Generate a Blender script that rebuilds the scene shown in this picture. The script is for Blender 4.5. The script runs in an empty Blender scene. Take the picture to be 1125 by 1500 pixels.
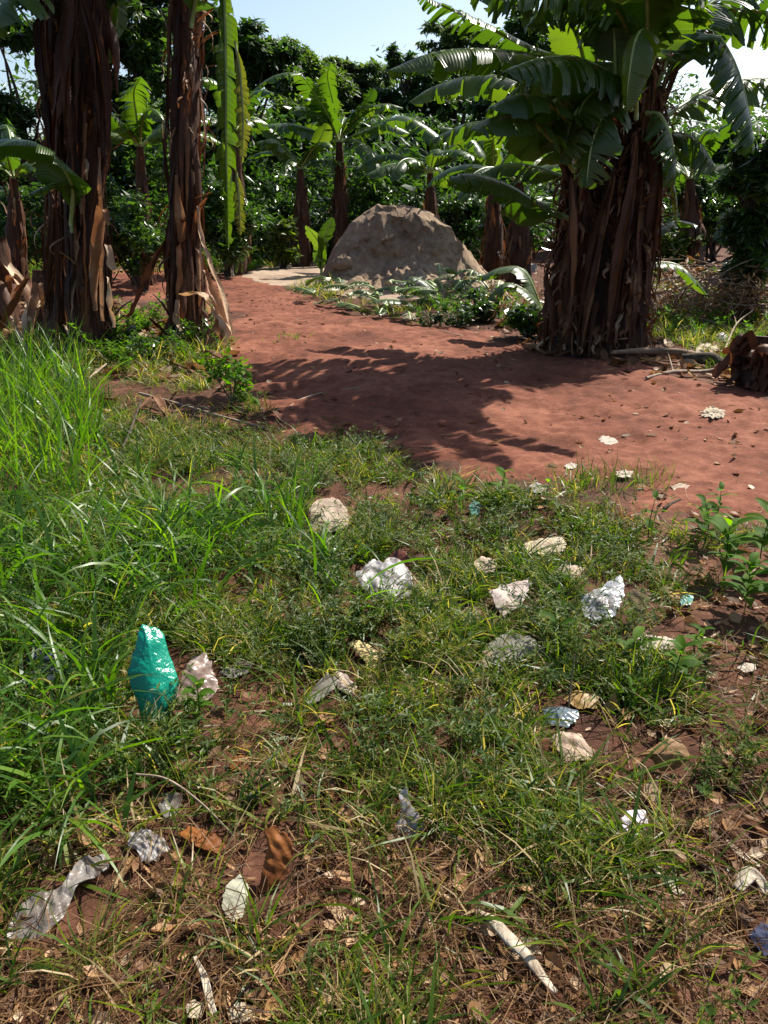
import bpy, math, random
import numpy as np
from math import radians, sin, cos, tan, pi
R = np.random.default_rng(11)
random.seed(11)
SC = bpy.context.scene
COL = SC.collection

# ------------------------------------------------------------------ camera model (photo pixels 1125x1500)
F = 1177.0
PITCH = radians(20.9)
CAMZ = 1.5
CP, SP = cos(PITCH), sin(PITCH)

def ray(u, v):
    x = (u - 562.5) / F
    y = (750.0 - v) / F
    return np.array([x, CP + y * SP, -SP + y * CP])

def P(u, v, Y):
    d = ray(u, v)
    return np.array([0, 0, CAMZ]) + d * (Y / d[1])

def proj(X):
    X = np.asarray(X, float)
    dy = X[..., 1]; dz = X[..., 2] - CAMZ
    dep = dy * CP - dz * SP
    up = dy * SP + dz * CP
    dep = np.where(np.abs(dep) < 1e-3, 1e-3, dep)
    return 562.5 + F * X[..., 0] / dep, 750.0 - F * up / dep, dep

# ------------------------------------------------------------------ noise
def _hash(ix, iy, iz, seed):
    n = (ix * 374761393 + iy * 668265263 + iz * 2147483647 + seed * 974711) & 0xFFFFFFFF
    n = ((n ^ (n >> 13)) * 1274126177) & 0xFFFFFFFF
    n = n ^ (n >> 16)
    return (n & 0xFFFF) / 65535.0

def vnoise(p, seed=0):
    p = np.asarray(p, float)
    if p.shape[-1] == 2:
        p = np.concatenate([p, np.zeros(p.shape[:-1] + (1,))], -1)
    i = np.floor(p).astype(np.int64)
    f = p - i
    f = f * f * (3 - 2 * f)
    out = 0
    for a in (0, 1):
        for b in (0, 1):
            for c in (0, 1):
                w = (f[..., 0] if a else 1 - f[..., 0]) * (f[..., 1] if b else 1 - f[..., 1]) * (f[..., 2] if c else 1 - f[..., 2])
                out = out + w * _hash(i[..., 0] + a, i[..., 1] + b, i[..., 2] + c, seed)
    return out * 2 - 1

def fbm(p, seed=0, o=4):
    p = np.asarray(p, float)
    s = 0; a = 0.5
    for k in range(o):
        s = s + a * vnoise(p * (2.03 ** k), seed + k * 17)
        a *= 0.5
    return s

def sstep(a, b, x):
    t = np.clip((x - a) / (b - a), 0, 1)
    return t * t * (3 - 2 * t)

# ------------------------------------------------------------------ terrain
def H(x, y):
    x = np.asarray(x, float); y = np.asarray(y, float)
    p = np.stack([x, y], -1)
    z = 0.10 * fbm(p * 0.35, 3, 3) + 0.035 * fbm(p * 1.7, 5, 3) + 0.02 * fbm(p * 6.0, 9, 2) * sstep(14, 5, y)
    z = z * sstep(0.0, 3.0, y) * 0.9 + 0.1 * z
    far = sstep(9.5, 16, y) * sstep(2.5, 6, x)
    return z + 0.45 * far

def G(u, v):
    d = ray(u, v)
    z = 0.0
    for _ in range(8):
        t = (z - CAMZ) / d[2]
        z = float(H(d[0] * t, d[1] * t))
    return np.array([d[0] * t, d[1] * t, z])

# ------------------------------------------------------------------ polygons
def in_poly(u, v, poly):
    u = np.asarray(u, float); v = np.asarray(v, float)
    c = np.zeros(u.shape, bool)
    n = len(poly)
    for i in range(n):
        x0, y0 = poly[i]; x1, y1 = poly[(i + 1) % n]
        if y0 == y1: continue
        t = ((y0 > v) != (y1 > v)) & (u < (x1 - x0) * (v - y0) / (y1 - y0) + x0)
        c ^= t
    return c

def poly_dist(u, v, poly):
    u = np.asarray(u, float); v = np.asarray(v, float)
    d = np.full(u.shape, 1e9)
    n = len(poly)
    for i in range(n):
        x0, y0 = poly[i]; x1, y1 = poly[(i + 1) % n]
        dx, dy = x1 - x0, y1 - y0
        t = np.clip(((u - x0) * dx + (v - y0) * dy) / (dx * dx + dy * dy + 1e-12), 0, 1)
        d = np.minimum(d, np.hypot(u - x0 - t * dx, v - y0 - t * dy))
    return np.where(in_poly(u, v, poly), d, -d)

# ------------------------------------------------------------------ mesh building
def thing(name, label, cat, loc=(0, 0, 0), group=None):
    o = bpy.data.objects.new(name, None)
    COL.objects.link(o)
    o.location = [float(c) for c in loc]
    o.empty_display_size = 0.1
    o['label'] = label; o['category'] = cat
    if group: o['group'] = group
    return o

def tag(o, label=None, cat=None, group=None, kind=None):
    if label: o['label'] = label
    if cat: o['category'] = cat
    if group: o['group'] = group
    if kind: o['kind'] = kind
    return o

def world_loc(o):
    p = np.zeros(3)
    while o is not None:
        p = p + np.array(o.location); o = o.parent
    return p

def mesh(name, V, Q=None, mats=(), tint=None, T=None, midx=None, smooth=True, parent=None, origin=None):
    V = np.asarray(V, np.float32).reshape(-1, 3)
    Q = np.zeros((0, 4), np.int32) if Q is None else np.asarray(Q, np.int32).reshape(-1, 4)
    T = np.zeros((0, 3), np.int32) if T is None else np.asarray(T, np.int32).reshape(-1, 3)
    base = world_loc(parent) if parent is not None else np.zeros(3)
    org = np.array(origin, float) if origin is not None else (base if parent is not None else np.zeros(3))
    V = V - org.astype(np.float32)
    me = bpy.data.meshes.new(name)
    me.vertices.add(len(V)); me.vertices.foreach_set('co', V.ravel())
    nl = 4 * len(Q) + 3 * len(T)
    me.loops.add(nl)
    me.loops.foreach_set('vertex_index', np.concatenate([Q.ravel(), T.ravel()]).astype(np.int32))
    me.polygons.add(len(Q) + len(T))
    me.polygons.foreach_set('loop_start', np.concatenate([np.arange(len(Q)) * 4, 4 * len(Q) + np.arange(len(T)) * 3]).astype(np.int32))
    if midx is not None:
        me.polygons.foreach_set('material_index', np.asarray(midx, np.int32))
    me.polygons.foreach_set('use_smooth', np.full(len(Q) + len(T), smooth, bool))
    for m in (mats if isinstance(mats, (list, tuple)) else [mats]):
        me.materials.append(m)
    if tint is not None:
        a = me.attributes.new('tint', 'FLOAT_COLOR', 'POINT')
        t = np.ones((len(V), 4), np.float32)
        tint = np.asarray(tint, np.float32)
        if tint.ndim == 1: t[:, 0] = tint; t[:, 1] = 0.5; t[:, 2] = 0.5
        else: t[:, :tint.shape[1]] = tint
        a.data.foreach_set('color', t.ravel())
    me.update(calc_edges=True)
    me.validate()
    o = bpy.data.objects.new(name, me)
    COL.objects.link(o)
    if parent is not None:
        o.parent = parent
        o.location = [float(c) for c in (org - base)]
    else:
        o.location = [float(c) for c in org]
    return o

class Acc:
    def __init__(s): s.V = []; s.Q = []; s.T = []; s.t = []; s.mq = []; s.mt = []; s.n = 0
    def add(s, V, Q=None, tint=0.5, T=None, m=0):
        V = np.asarray(V, float).reshape(-1, 3)
        if Q is not None and len(Q):
            Q = np.asarray(Q).reshape(-1, 4); s.Q.append(Q + s.n); s.mq.append(np.full(len(Q), m))
        if T is not None and len(T):
            T = np.asarray(T).reshape(-1, 3); s.T.append(T + s.n); s.mt.append(np.full(len(T), m))
        t = np.asarray(tint, float)
        if t.ndim == 0: t = np.tile([float(t), 0.5, 0.5], (len(V), 1))
        elif t.ndim == 1 and len(t) == 3 and len(V) != 3: t = np.tile(t, (len(V), 1))
        elif t.ndim == 1: t = np.stack([t, np.full(len(t), .5), np.full(len(t), .5)], -1)
        s.t.append(t)
        s.V.append(V); s.n += len(V)
    def build(s, name, mats, parent=None, smooth=True, origin=None):
        V = np.concatenate(s.V); t = np.concatenate(s.t)
        Q = np.concatenate(s.Q) if s.Q else None
        T = np.concatenate(s.T) if s.T else None
        mi = np.concatenate(s.mq + s.mt)
        return mesh(name, V, Q, mats, t, T, mi, smooth, parent, origin)

def grid_faces(nu, nv, wrap=False):
    i = np.arange(nu - 1)[:, None]
    j = np.arange(nv if wrap else nv - 1)[None, :]
    j2 = (j + 1) % nv
    return np.stack([i * nv + j + 0 * i, (i + 1) * nv + j, (i + 1) * nv + j2, i * nv + j2 + 0 * i], -1).reshape(-1, 4)

def nrm(a):
    a = np.asarray(a, float)
    return a / (np.linalg.norm(a, axis=-1, keepdims=True) + 1e-9)

def spline(C, n):
    C = np.asarray(C, float)
    if len(C) == 2: C = np.array([C[0], (C[0] + C[1]) / 2, C[1]])
    E = np.concatenate([[2 * C[0] - C[1]], C, [2 * C[-1] - C[-2]]])
    k = len(C) - 1
    ts = np.linspace(0, k - 1e-6, n * 3)
    i = ts.astype(int); f = (ts - i)[:, None]
    a, b, c, d = E[i], E[i + 1], E[i + 2], E[i + 3]
    p = 0.5 * (2 * b + (c - a) * f + (2 * a - 5 * b + 4 * c - d) * f ** 2 + (3 * b - a - 3 * c + d) * f ** 3)
    s = np.concatenate([[0], np.cumsum(np.linalg.norm(np.diff(p, axis=0), axis=1))])
    q = np.linspace(0, s[-1], n)
    return np.stack([np.interp(q, s, p[:, j]) for j in range(3)], -1), s[-1]

def frames(p):
    T = nrm(np.gradient(p, axis=0))
    S = np.cross(T, [0, 0, 1.0])
    bad = np.linalg.norm(S, axis=1) < 0.15
    if bad.all(): S[:] = [1, 0, 0]
    elif bad.any():
        good = np.where(~bad)[0]
        for i in np.where(bad)[0]: S[i] = S[good[np.argmin(np.abs(good - i))]]
    S = nrm(S - T * (S * T).sum(1, keepdims=True))
    return T, S, np.cross(S, T)

def tube(acc, C, r, n=12, sides=8, tint=0.5, m=0, rough=0.0, seed=0):
    p, L = spline(C, n)
    T, S, N = frames(p)
    r = np.interp(np.linspace(0, 1, n), np.linspace(0, 1, len(np.atleast_1d(r))), np.atleast_1d(r))
    a = np.linspace(0, 2 * pi, sides, endpoint=False)
    rr = r[:, None] * np.ones((1, sides))
    if rough:
        q = np.stack([np.cos(a)[None, :] * 2 + 0 * rr, np.sin(a)[None, :] * 2 + 0 * rr, np.linspace(0, L * 6, n)[:, None] + 0 * rr], -1)
        rr = rr * (1 + rough * fbm(q, seed, 3))
    V = p[:, None] + rr[..., None] * (np.cos(a)[None, :, None] * S[:, None] + np.sin(a)[None, :, None] * N[:, None])
    Q = grid_faces(n, sides, True)
    V = np.concatenate([V.reshape(-1, 3), p[:1], p[-1:]])
    k = n * sides
    j = np.arange(sides)
    T3 = np.concatenate([np.stack([np.full(sides, k), (j + 1) % sides, j], -1),
                         np.stack([np.full(sides, k + 1), k - sides + j, k - sides + (j + 1) % sides], -1)])
    acc.add(V, Q, tint, T3, m)

def strip(acc, C, w, n=10, k=4, curl=0.0, twist=0.0, tint=0.5, m=0, side=None, wob=0.0, seed=0):
    """a ribbon along C: w = width profile (list), curl = cross-section bend (radians), twist along it"""
    p, L = spline(C, n)
    T, S, N = frames(p)
    if side is not None:
        S = nrm(np.tile(side, (n, 1)) - T * (np.asarray(side) * T).sum(1, keepdims=True)); N = np.cross(S, T)
    t = np.linspace(0, 1, n)
    tw = np.asarray(twist) * t if np.ndim(twist) == 0 else np.interp(t, np.linspace(0, 1, len(twist)), twist)
    S2 = np.cos(tw)[:, None] * S + np.sin(tw)[:, None] * N
    N2 = np.cross(S2, T)
    w = np.interp(t, np.linspace(0, 1, len(w)), w)
    q = np.linspace(-1, 1, k + 1)
    cu = np.interp(t, np.linspace(0, 1, len(np.atleast_1d(curl))), np.atleast_1d(curl)) + 1e-4
    ang = q[None, :] * cu[:, None]
    rad = (w / 2 / cu)[:, None]
    V = p[:, None] + (rad * np.sin(ang))[..., None] * S2[:, None] + (rad * (1 - np.cos(ang)))[..., None] * N2[:, None]
    if wob:
        V = V + wob * np.stack([fbm(V * 14 + 3.1, seed + 1, 2), fbm(V * 14 + 7.7, seed + 2, 2), fbm(V * 14 + 1.3, seed + 3, 2)], -1)
    tt = np.zeros((n, k + 1, 3)); tt[..., 0] = tint; tt[..., 1] = t[:, None]; tt[..., 2] = np.abs(q)[None]
    acc.add(V.reshape(-1, 3), grid_faces(n, k + 1), tt.reshape(-1, 3), None, m)

# ------------------------------------------------------------------ materials
def newmat(name):
    m = bpy.data.materials.new(name); m.use_nodes = True
    nt = m.node_tree; nt.nodes.clear()
    return m, nt, nt.nodes.new('ShaderNodeOutputMaterial')

def nd(nt, t, **kw):
    n = nt.nodes.new(t)
    for k, v in kw.items():
        if k in n.inputs: n.inputs[k].default_value = v
        else: setattr(n, k, v)
    return n

def ramp(nt, stops, fac=None):
    r = nt.nodes.new('ShaderNodeValToRGB')
    e = r.color_ramp.elements
    while len(e) > 1: e.remove(e[-1])
    e[0].position = stops[0][0]; e[0].color = (*stops[0][1], 1)
    for p, c in stops[1:]:
        x = e.new(p); x.color = (*c, 1)
    if fac is not None: nt.links.new(fac, r.inputs[0])
    return r

def mixc(nt, a, b, fac, mode='MIX'):
    n = nt.nodes.new('ShaderNodeMix'); n.data_type = 'RGBA'; n.blend_type = mode
    for s, v in ((6, a), (7, b), (0, fac)):
        if hasattr(v, 'is_linked'): nt.links.new(v, n.inputs[s])
        else: n.inputs[s].default_value = (*v, 1) if isinstance(v, tuple) else v
    return n.outputs[2]

def noise_tex(nt, scale, detail=4, rough=.55, vec=None):
    n = nd(nt, 'ShaderNodeTexNoise', Scale=scale, Detail=detail, Roughness=rough)
    if vec is not None: nt.links.new(vec, n.inputs['Vector'])
    return n.outputs['Fac']

def leafmat(name, stops, trans=(1.6, 2.0, .5), tf=.4, rough=.45, spec=.4, vein=0.0, edge=None, nscale=0.0, bump=0.0):
    m, nt, out = newmat(name)
    L = nt.links.new
    at = nd(nt, 'ShaderNodeAttribute', attribute_name='tint')
    sep = nt.nodes.new('ShaderNodeSeparateColor'); L(at.outputs['Color'], sep.inputs[0])
    fac = sep.outputs[0]
    geo = nt.nodes.new('ShaderNodeTexCoord')
    if nscale:
        nz = noise_tex(nt, nscale, 4, .6, geo.outputs['Object'])
        a = nd(nt, 'ShaderNodeMath', operation='MULTIPLY_ADD'); L(nz, a.inputs[0]); a.inputs[1].default_value = .5; L(fac, a.inputs[2])
        b = nd(nt, 'ShaderNodeMath', operation='SUBTRACT'); L(a.outputs[0], b.inputs[0]); b.inputs[1].default_value = .25
        fac = b.outputs[0]
    col = ramp(nt, stops, fac).outputs[0]
    h = None
    if vein:
        w = nd(nt, 'ShaderNodeMath', operation='MULTIPLY'); L(sep.outputs[1], w.inputs[0]); w.inputs[1].default_value = 420.0
        s = nd(nt, 'ShaderNodeMath', operation='SINE'); L(w.outputs[0], s.inputs[0])
        s2 = nd(nt, 'ShaderNodeMath', operation='MULTIPLY_ADD'); L(s.outputs[0], s2.inputs[0]); s2.inputs[1].default_value = .5; s2.inputs[2].default_value = .5
        f = nd(nt, 'ShaderNodeMath', operation='MULTIPLY'); L(s2.outputs[0], f.inputs[0]); f.inputs[1].default_value = vein
        col = mixc(nt, col, (.02, .035, .008), f.outputs[0])
        h = s2.outputs[0]
    if edge:
        g = nd(nt, 'ShaderNodeMath', operation='MULTIPLY'); L(sep.outputs[2], g.inputs[0])
        nz = noise_tex(nt, 5.0, 3, .6, geo.outputs['Object']); L(nz, g.inputs[1])
        rr = nd(nt, 'ShaderNodeMapRange', clamp=True); L(g.outputs[0], rr.inputs[0])
        rr.inputs[1].default_value = edge[1]; rr.inputs[2].default_value = edge[1] + .1
        col = mixc(nt, col, edge[0], rr.outputs[0])
    pb = nd(nt, 'ShaderNodeBsdfPrincipled', Roughness=rough)
    pb.inputs['Specular IOR Level'].default_value = spec
    L(col, pb.inputs['Base Color'])
    if bump:
        bn = nd(nt, 'ShaderNodeBump', Strength=bump, Distance=.01)
        L(h if h is not None else noise_tex(nt, 40, 4, .6, geo.outputs['Object']), bn.inputs['Height'])
        L(bn.outputs[0], pb.inputs['Normal'])
    tr = nt.nodes.new('ShaderNodeBsdfTranslucent')
    L(mixc(nt, col, trans, 1.0, 'MULTIPLY'), tr.inputs['Color'])
    mx = nt.nodes.new('ShaderNodeMixShader'); mx.inputs[0].default_value = tf
    L(pb.outputs[0], mx.inputs[1]); L(tr.outputs[0], mx.inputs[2]); L(mx.outputs[0], out.inputs[0])
    return m

def solid(name, c1, c2, scale=6, rough=.8, spec=.3, bump=.3, bscale=30, stretch=None, tf=0.0, dist=.02, third=None):
    m, nt, out = newmat(name)
    L = nt.links.new
    tc = nt.nodes.new('ShaderNodeTexCoord'); vec = tc.outputs['Object']
    if stretch:
        mp = nd(nt, 'ShaderNodeMapping'); mp.inputs['Scale'].default_value = stretch; L(vec, mp.inputs[0]); vec = mp.outputs[0]
    f = noise_tex(nt, scale, 6, .62, vec)
    st = [(.3, c1), (.68, c2)]
    if third: st.append((.8, third))
    col = ramp(nt, st, f).outputs[0]
    pb = nd(nt, 'ShaderNodeBsdfPrincipled', Roughness=rough)
    pb.inputs['Specular IOR Level'].default_value = spec
    L(col, pb.inputs['Base Color'])
    bn = nd(nt, 'ShaderNodeBump', Strength=bump, Distance=dist)
    L(noise_tex(nt, bscale, 5, .6, vec), bn.inputs['Height']); L(bn.outputs[0], pb.inputs['Normal'])
    if tf:
        tr = nt.nodes.new('ShaderNodeBsdfTranslucent'); L(col, tr.inputs['Color'])
        mx = nt.nodes.new('ShaderNodeMixShader'); mx.inputs[0].default_value = tf
        L(pb.outputs[0], mx.inputs[1]); L(tr.outputs[0], mx.inputs[2]); L(mx.outputs[0], out.inputs[0])
    else:
        L(pb.outputs[0], out.inputs[0])
    return m

def nd_range(nt, f, a, b, k):
    r = nd(nt, 'ShaderNodeMapRange', clamp=True); nt.links.new(f, r.inputs[0])
    r.inputs[1].default_value = a; r.inputs[2].default_value = b; r.inputs[4].default_value = k
    return r.outputs[0]

def soil_mat(name, dark, mid, light, bump=.6, speck=True):
    m, nt, out = newmat(name)
    L = nt.links.new
    tc = nt.nodes.new('ShaderNodeTexCoord'); vec = tc.outputs['Object']
    f1 = noise_tex(nt, .9, 6, .6, vec)
    f2 = noise_tex(nt, 9, 8, .7, vec)
    a = nd(nt, 'ShaderNodeMath', operation='ADD'); L(f1, a.inputs[0]); L(f2, a.inputs[1])
    b = nd(nt, 'ShaderNodeMath', operation='MULTIPLY'); L(a.outputs[0], b.inputs[0]); b.inputs[1].default_value = .5
    col = ramp(nt, [(.38, dark), (.5, mid), (.6, light)], b.outputs[0]).outputs[0]
    f4 = noise_tex(nt, 3.2, 8, .75, vec)
    col = mixc(nt, col, tuple(c * .55 for c in dark), nd_range(nt, f4, .56, .68, .55))
    if speck:
        v = nd(nt, 'ShaderNodeTexVoronoi', Scale=28.0); L(vec, v.inputs['Vector'])
        n3 = noise_tex(nt, 2.5, 3, .5, vec)
        mr = nd(nt, 'ShaderNodeMapRange', clamp=True); L(v.outputs['Distance'], mr.inputs[0])
        mr.inputs[1].default_value = .16; mr.inputs[2].default_value = .10
        mm = nd(nt, 'ShaderNodeMath', operation='MULTIPLY'); L(mr.outputs[0], mm.inputs[0]); L(n3, mm.inputs[1])
        col = mixc(nt, col, tuple(min(1, c * 1.5) for c in light), mm.outputs[0])
    pb = nd(nt, 'ShaderNodeBsdfPrincipled', Roughness=.92)
    pb.inputs['Specular IOR Level'].default_value = .15
    L(col, pb.inputs['Base Color'])
    bn = nd(nt, 'ShaderNodeBump', Strength=bump, Distance=.03)
    h = nd(nt, 'ShaderNodeMath', operation='MULTIPLY_ADD'); L(noise_tex(nt, 60, 6, .7, vec), h.inputs[0]); h.inputs[1].default_value = .5; L(f2, h.inputs[2])
    L(h.outputs[0], bn.inputs['Height']); L(bn.outputs[0], pb.inputs['Normal'])
    L(pb.outputs[0], out.inputs[0])
    return m

M = {}
M['soil'] = soil_mat('shade darkened soil', (.04, .018, .011), (.08, .034, .02), (.14, .063, .038))  # shade in the gaps between plants is put into this darker colour
M['brown'] = soil_mat('brown soil', (.075, .036, .023), (.13, .062, .04), (.2, .1, .066))
M['path'] = soil_mat('red soil', (.09, .03, .017), (.152, .052, .029), (.23, .09, .054), bump=.5)
M['sand'] = soil_mat('pale sandy soil', (.2, .14, .1), (.29, .21, .15), (.38, .29, .21), bump=.4)
M['mound'] = soil_mat('grey brown mound soil', (.14, .092, .06), (.235, .163, .108), (.35, .255, .175), bump=.5, speck=False)
M['banana'] = leafmat('banana leaf', [(0, (.025, .06, .012)), (.5, (.05, .105, .018)), (1, (.1, .15, .028))], trans=(2.0, 2.1, .3), tf=.42, rough=.3, spec=.6, vein=.35, edge=((.16, .1, .03), .62), bump=.25)
M['banana_yellow'] = leafmat('yellowing banana leaf', [(0, (.1, .12, .02)), (.5, (.2, .2, .03)), (1, (.35, .26, .04))], trans=(1.6, 1.6, .5), tf=.42, rough=.45, spec=.4, vein=.3, edge=((.25, .1, .02), .5))
M['cutdry'] = leafmat('drying cut leaf', [(0, (.16, .15, .07)), (.5, (.32, .28, .16)), (1, (.5, .45, .32))], trans=(1.2, 1.1, .8), tf=.25, rough=.5, spec=.35, vein=.3)
M['midrib'] = solid('banana midrib', (.16, .22, .06), (.3, .36, .13), 8, .4, .5, .1, 20)
M['dry'] = leafmat('dry banana sheath', [(0, (.022, .009, .005)), (.45, (.095, .038, .017)), (.75, (.21, .1, .045)), (1, (.5, .36, .23))], trans=(1.5, 1.15, .8), tf=.22, rough=.6, spec=.3, nscale=3.5, bump=.5)
M['stem'] = solid('banana stem', (.02, .009, .005), (.09, .037, .018), 3, .75, .25, .8, 9, stretch=(6, 6, .5), third=(.2, .11, .06))
M['stem_green'] = solid('green banana stem', (.03, .04, .012), (.1, .1, .03), 3, .5, .35, .4, 9, stretch=(5, 5, .5), third=(.12, .07, .035))
M['bark'] = solid('bark', (.03, .022, .016), (.1, .075, .055), 5, .9, .2, .8, 14, stretch=(4, 4, 1))
M['tree1'] = leafmat('dark tree leaf', [(0, (.02, .042, .014)), (.6, (.045, .085, .022)), (1, (.09, .13, .03))], tf=.42, rough=.4, spec=.45)
M['tree2'] = leafmat('mid green tree leaf', [(0, (.04, .065, .016)), (.6, (.08, .12, .028)), (1, (.14, .18, .04))], tf=.45, rough=.45, spec=.4)
M['tree3'] = leafmat('feathery tree leaf', [(0, (.05, .075, .03)), (.6, (.085, .12, .045)), (1, (.14, .17, .06))], tf=.42, rough=.5, spec=.35)
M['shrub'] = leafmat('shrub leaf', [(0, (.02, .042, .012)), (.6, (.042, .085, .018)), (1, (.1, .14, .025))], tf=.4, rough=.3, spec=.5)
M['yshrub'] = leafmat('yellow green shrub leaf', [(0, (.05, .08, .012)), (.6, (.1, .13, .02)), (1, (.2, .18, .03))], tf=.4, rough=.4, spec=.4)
M['grass'] = leafmat('grass blade', [(0, (.025, .07, .01)), (.5, (.07, .15, .016)), (.85, (.14, .23, .018)), (1, (.36, .3, .08))], trans=(1.8, 2.0, .3), tf=.48, rough=.4, spec=.38)
M['turf'] = leafmat('low grass blade', [(0, (.025, .06, .008)), (.4, (.07, .125, .012)), (.72, (.15, .18, .02)), (.88, (.26, .19, .09)), (1, (.44, .33, .18))], trans=(1.6, 1.8, .4), tf=.45, rough=.42, spec=.32)
M['herb'] = leafmat('creeping herb leaf', [(0, (.025, .055, .008)), (.5, (.07, .115, .012)), (.85, (.15, .175, .018)), (1, (.28, .19, .04))], trans=(1.6, 1.9, .4), tf=.44, rough=.5, spec=.25)
M['weed'] = leafmat('broad weed leaf', [(0, (.03, .08, .006)), (.6, (.07, .15, .01)), (1, (.14, .21, .016))], trans=(2.0, 2.2, .25), tf=.55, rough=.65, spec=.15)
M['straw'] = leafmat('straw', [(0, (.05, .022, .01)), (.45, (.13, .064, .024)), (.8, (.27, .16, .06)), (1, (.5, .36, .18))], trans=(1.2, 1.1, .8), tf=.25, rough=.6, spec=.3)
M['litter'] = leafmat('leaf litter', [(0, (.06, .03, .016)), (.4, (.16, .08, .035)), (.7, (.32, .17, .07)), (1, (.5, .4, .28))], trans=(1.2, 1.0, .7), tf=.2, rough=.6, spec=.3)
M['twig'] = solid('twig', (.12, .085, .06), (.34, .26, .18), 12, .8, .25, .4, 40)

# ------------------------------------------------------------------ world, sun, camera
SUN_AZ, SUN_EL = radians(44), radians(47)
w = bpy.data.worlds.new('World'); SC.world = w; w.use_nodes = True
nt = w.node_tree
bg = nt.nodes['Background']
sky = nt.nodes.new('ShaderNodeTexSky'); sky.sky_type = 'NISHITA'; sky.sun_disc = False
sky.sun_elevation = SUN_EL; sky.sun_rotation = SUN_AZ
sky.altitude = 600; sky.air_density = 1.0; sky.dust_density = 2.6; sky.ozone_density = 1.0
nt.links.new(sky.outputs[0], bg.inputs[0]); bg.inputs[1].default_value = .085
ld = bpy.data.lights.new('sun', 'SUN'); ld.energy = 5; ld.angle = radians(.5); ld.color = (1, .94, .84)
lo = bpy.data.objects.new('sun', ld); COL.objects.link(lo)
from mathutils import Vector
sd = Vector((sin(SUN_AZ) * cos(SUN_EL), cos(SUN_AZ) * cos(SUN_EL), sin(SUN_EL)))
lo.rotation_euler = (-sd).to_track_quat('-Z', 'Y').to_euler()
cd = bpy.data.cameras.new('camera'); co = bpy.data.objects.new('camera', cd); COL.objects.link(co)
cd.sensor_fit = 'VERTICAL'; cd.sensor_height = 24; cd.lens = 24 * F / 1500
cd.clip_start = .05; cd.clip_end = 2000
co.location = (0, 0, CAMZ); co.rotation_euler = (pi / 2 - PITCH, 0, 0)
SC.camera = co
SC.view_settings.view_transform = 'Standard'; SC.view_settings.look = 'None'
SC.view_settings.exposure = 1.05; SC.view_settings.gamma = 1
cy = SC.cycles
cy.use_denoising = True
cy.max_bounces = 6; cy.diffuse_bounces = 3; cy.glossy_bounces = 2; cy.transmission_bounces = 4; cy.transparent_max_bounces = 6
cy.use_fast_gi = False
cy.caustics_reflective = False; cy.caustics_refractive = False
cy.sample_clamp_indirect = 4

# ------------------------------------------------------------------ ground, path, sandy patch
PATH = [(120, 398), (240, 392), (350, 405), (420, 423), (520, 458), (600, 478), (700, 482), (780, 512), (900, 532), (1000, 552), (1125, 588), (1500, 640),
        (1500, 900), (1200, 800), (1125, 765), (1030, 752), (960, 735), (925, 712), (860, 700), (800, 712), (740, 704), (670, 694), (615, 672), (560, 645),
        (440, 632), (402, 618), (375, 580), (300, 548), (330, 505), (350, 470), (320, 445), (230, 440), (150, 436)]
PATHW = [tuple(G(*p)[:2]) for p in PATH]
H0 = H
def H(x, y):
    x = np.asarray(x, float); y = np.asarray(y, float)
    z = H0(x, y)
    if not np.any((y > 3.2) & (y < 19)): return z
    d = np.clip(poly_dist(x, y, PATHW) / .3, 0, 1)
    q = np.stack([x, y], -1)
    return z + .05 * d * (.6 * fbm(q * 4.5, 33, 3) + .55 * np.minimum(0, fbm(q * 3.1 + 7, 34, 2) + .12) + .3 * fbm(q * 14, 35, 2))
SOILPATCH = [[(895, 1300), (930, 1262), (985, 1250), (1035, 1275), (1040, 1330), (1000, 1365), (940, 1350), (900, 1325)],
             [(930, 800), (965, 770), (1030, 775), (1015, 830), (985, 850), (945, 830)],
             [(990, 1430), (1050, 1400), (1100, 1430), (1090, 1500), (1000, 1500)]]
SAND = [(352, 408), (385, 392), (440, 382), (500, 390), (600, 395), (700, 400), (735, 415), (700, 432), (620, 438), (520, 436), (440, 420), (385, 418)]
SANDW = [tuple(G(*p)[:2]) for p in SAND]

def build_ground():
    s = np.linspace(-1, 1, 361); x = 1.0 * np.sinh(6.3 * s)
    t = np.linspace(-1, 1, 401); y = 3.2 + 1.0 * np.sinh(6.4 * t)
    X, Y = np.meshgrid(x, y, indexing='ij')
    Z = H(X, Y)
    o = mesh('ground', np.stack([X, Y, Z], -1), grid_faces(361, 401), M['soil'])
    o.data.polygons.foreach_set('use_smooth', np.ones(len(o.data.polygons), bool))
    # normals up
    tag(o, 'bare reddish brown soil under grass and trees', 'ground', kind='structure')

def sheet(name, polyw, mat, step, label, lift, wob, edge):
    P_ = np.array(polyw)
    x0, y0 = P_.min(0) - .2; x1, y1 = P_.max(0) + .2
    nx = int((x1 - x0) / step); ny = int((y1 - y0) / step)
    X, Y = np.meshgrid(np.linspace(x0, x1, nx), np.linspace(y0, y1, ny), indexing='ij')
    q = np.stack([X, Y], -1)
    D = poly_dist(X, Y, polyw) + wob * fbm(q * 2.5, 31, 4) * 2
    Z = H(X, Y) + lift * np.clip(D / edge, -1, 1)
    Fq = grid_faces(nx, ny)
    keep = D.ravel()[Fq].min(1) > -edge * .5
    Fq = Fq[keep]
    used = np.unique(Fq); mp = np.full(nx * ny, -1); mp[used] = np.arange(len(used))
    o = mesh(name, np.stack([X, Y, Z], -1).reshape(-1, 3)[used], mp[Fq], mat)
    return tag(o, label, name.split('_')[-1], kind='structure')

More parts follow.
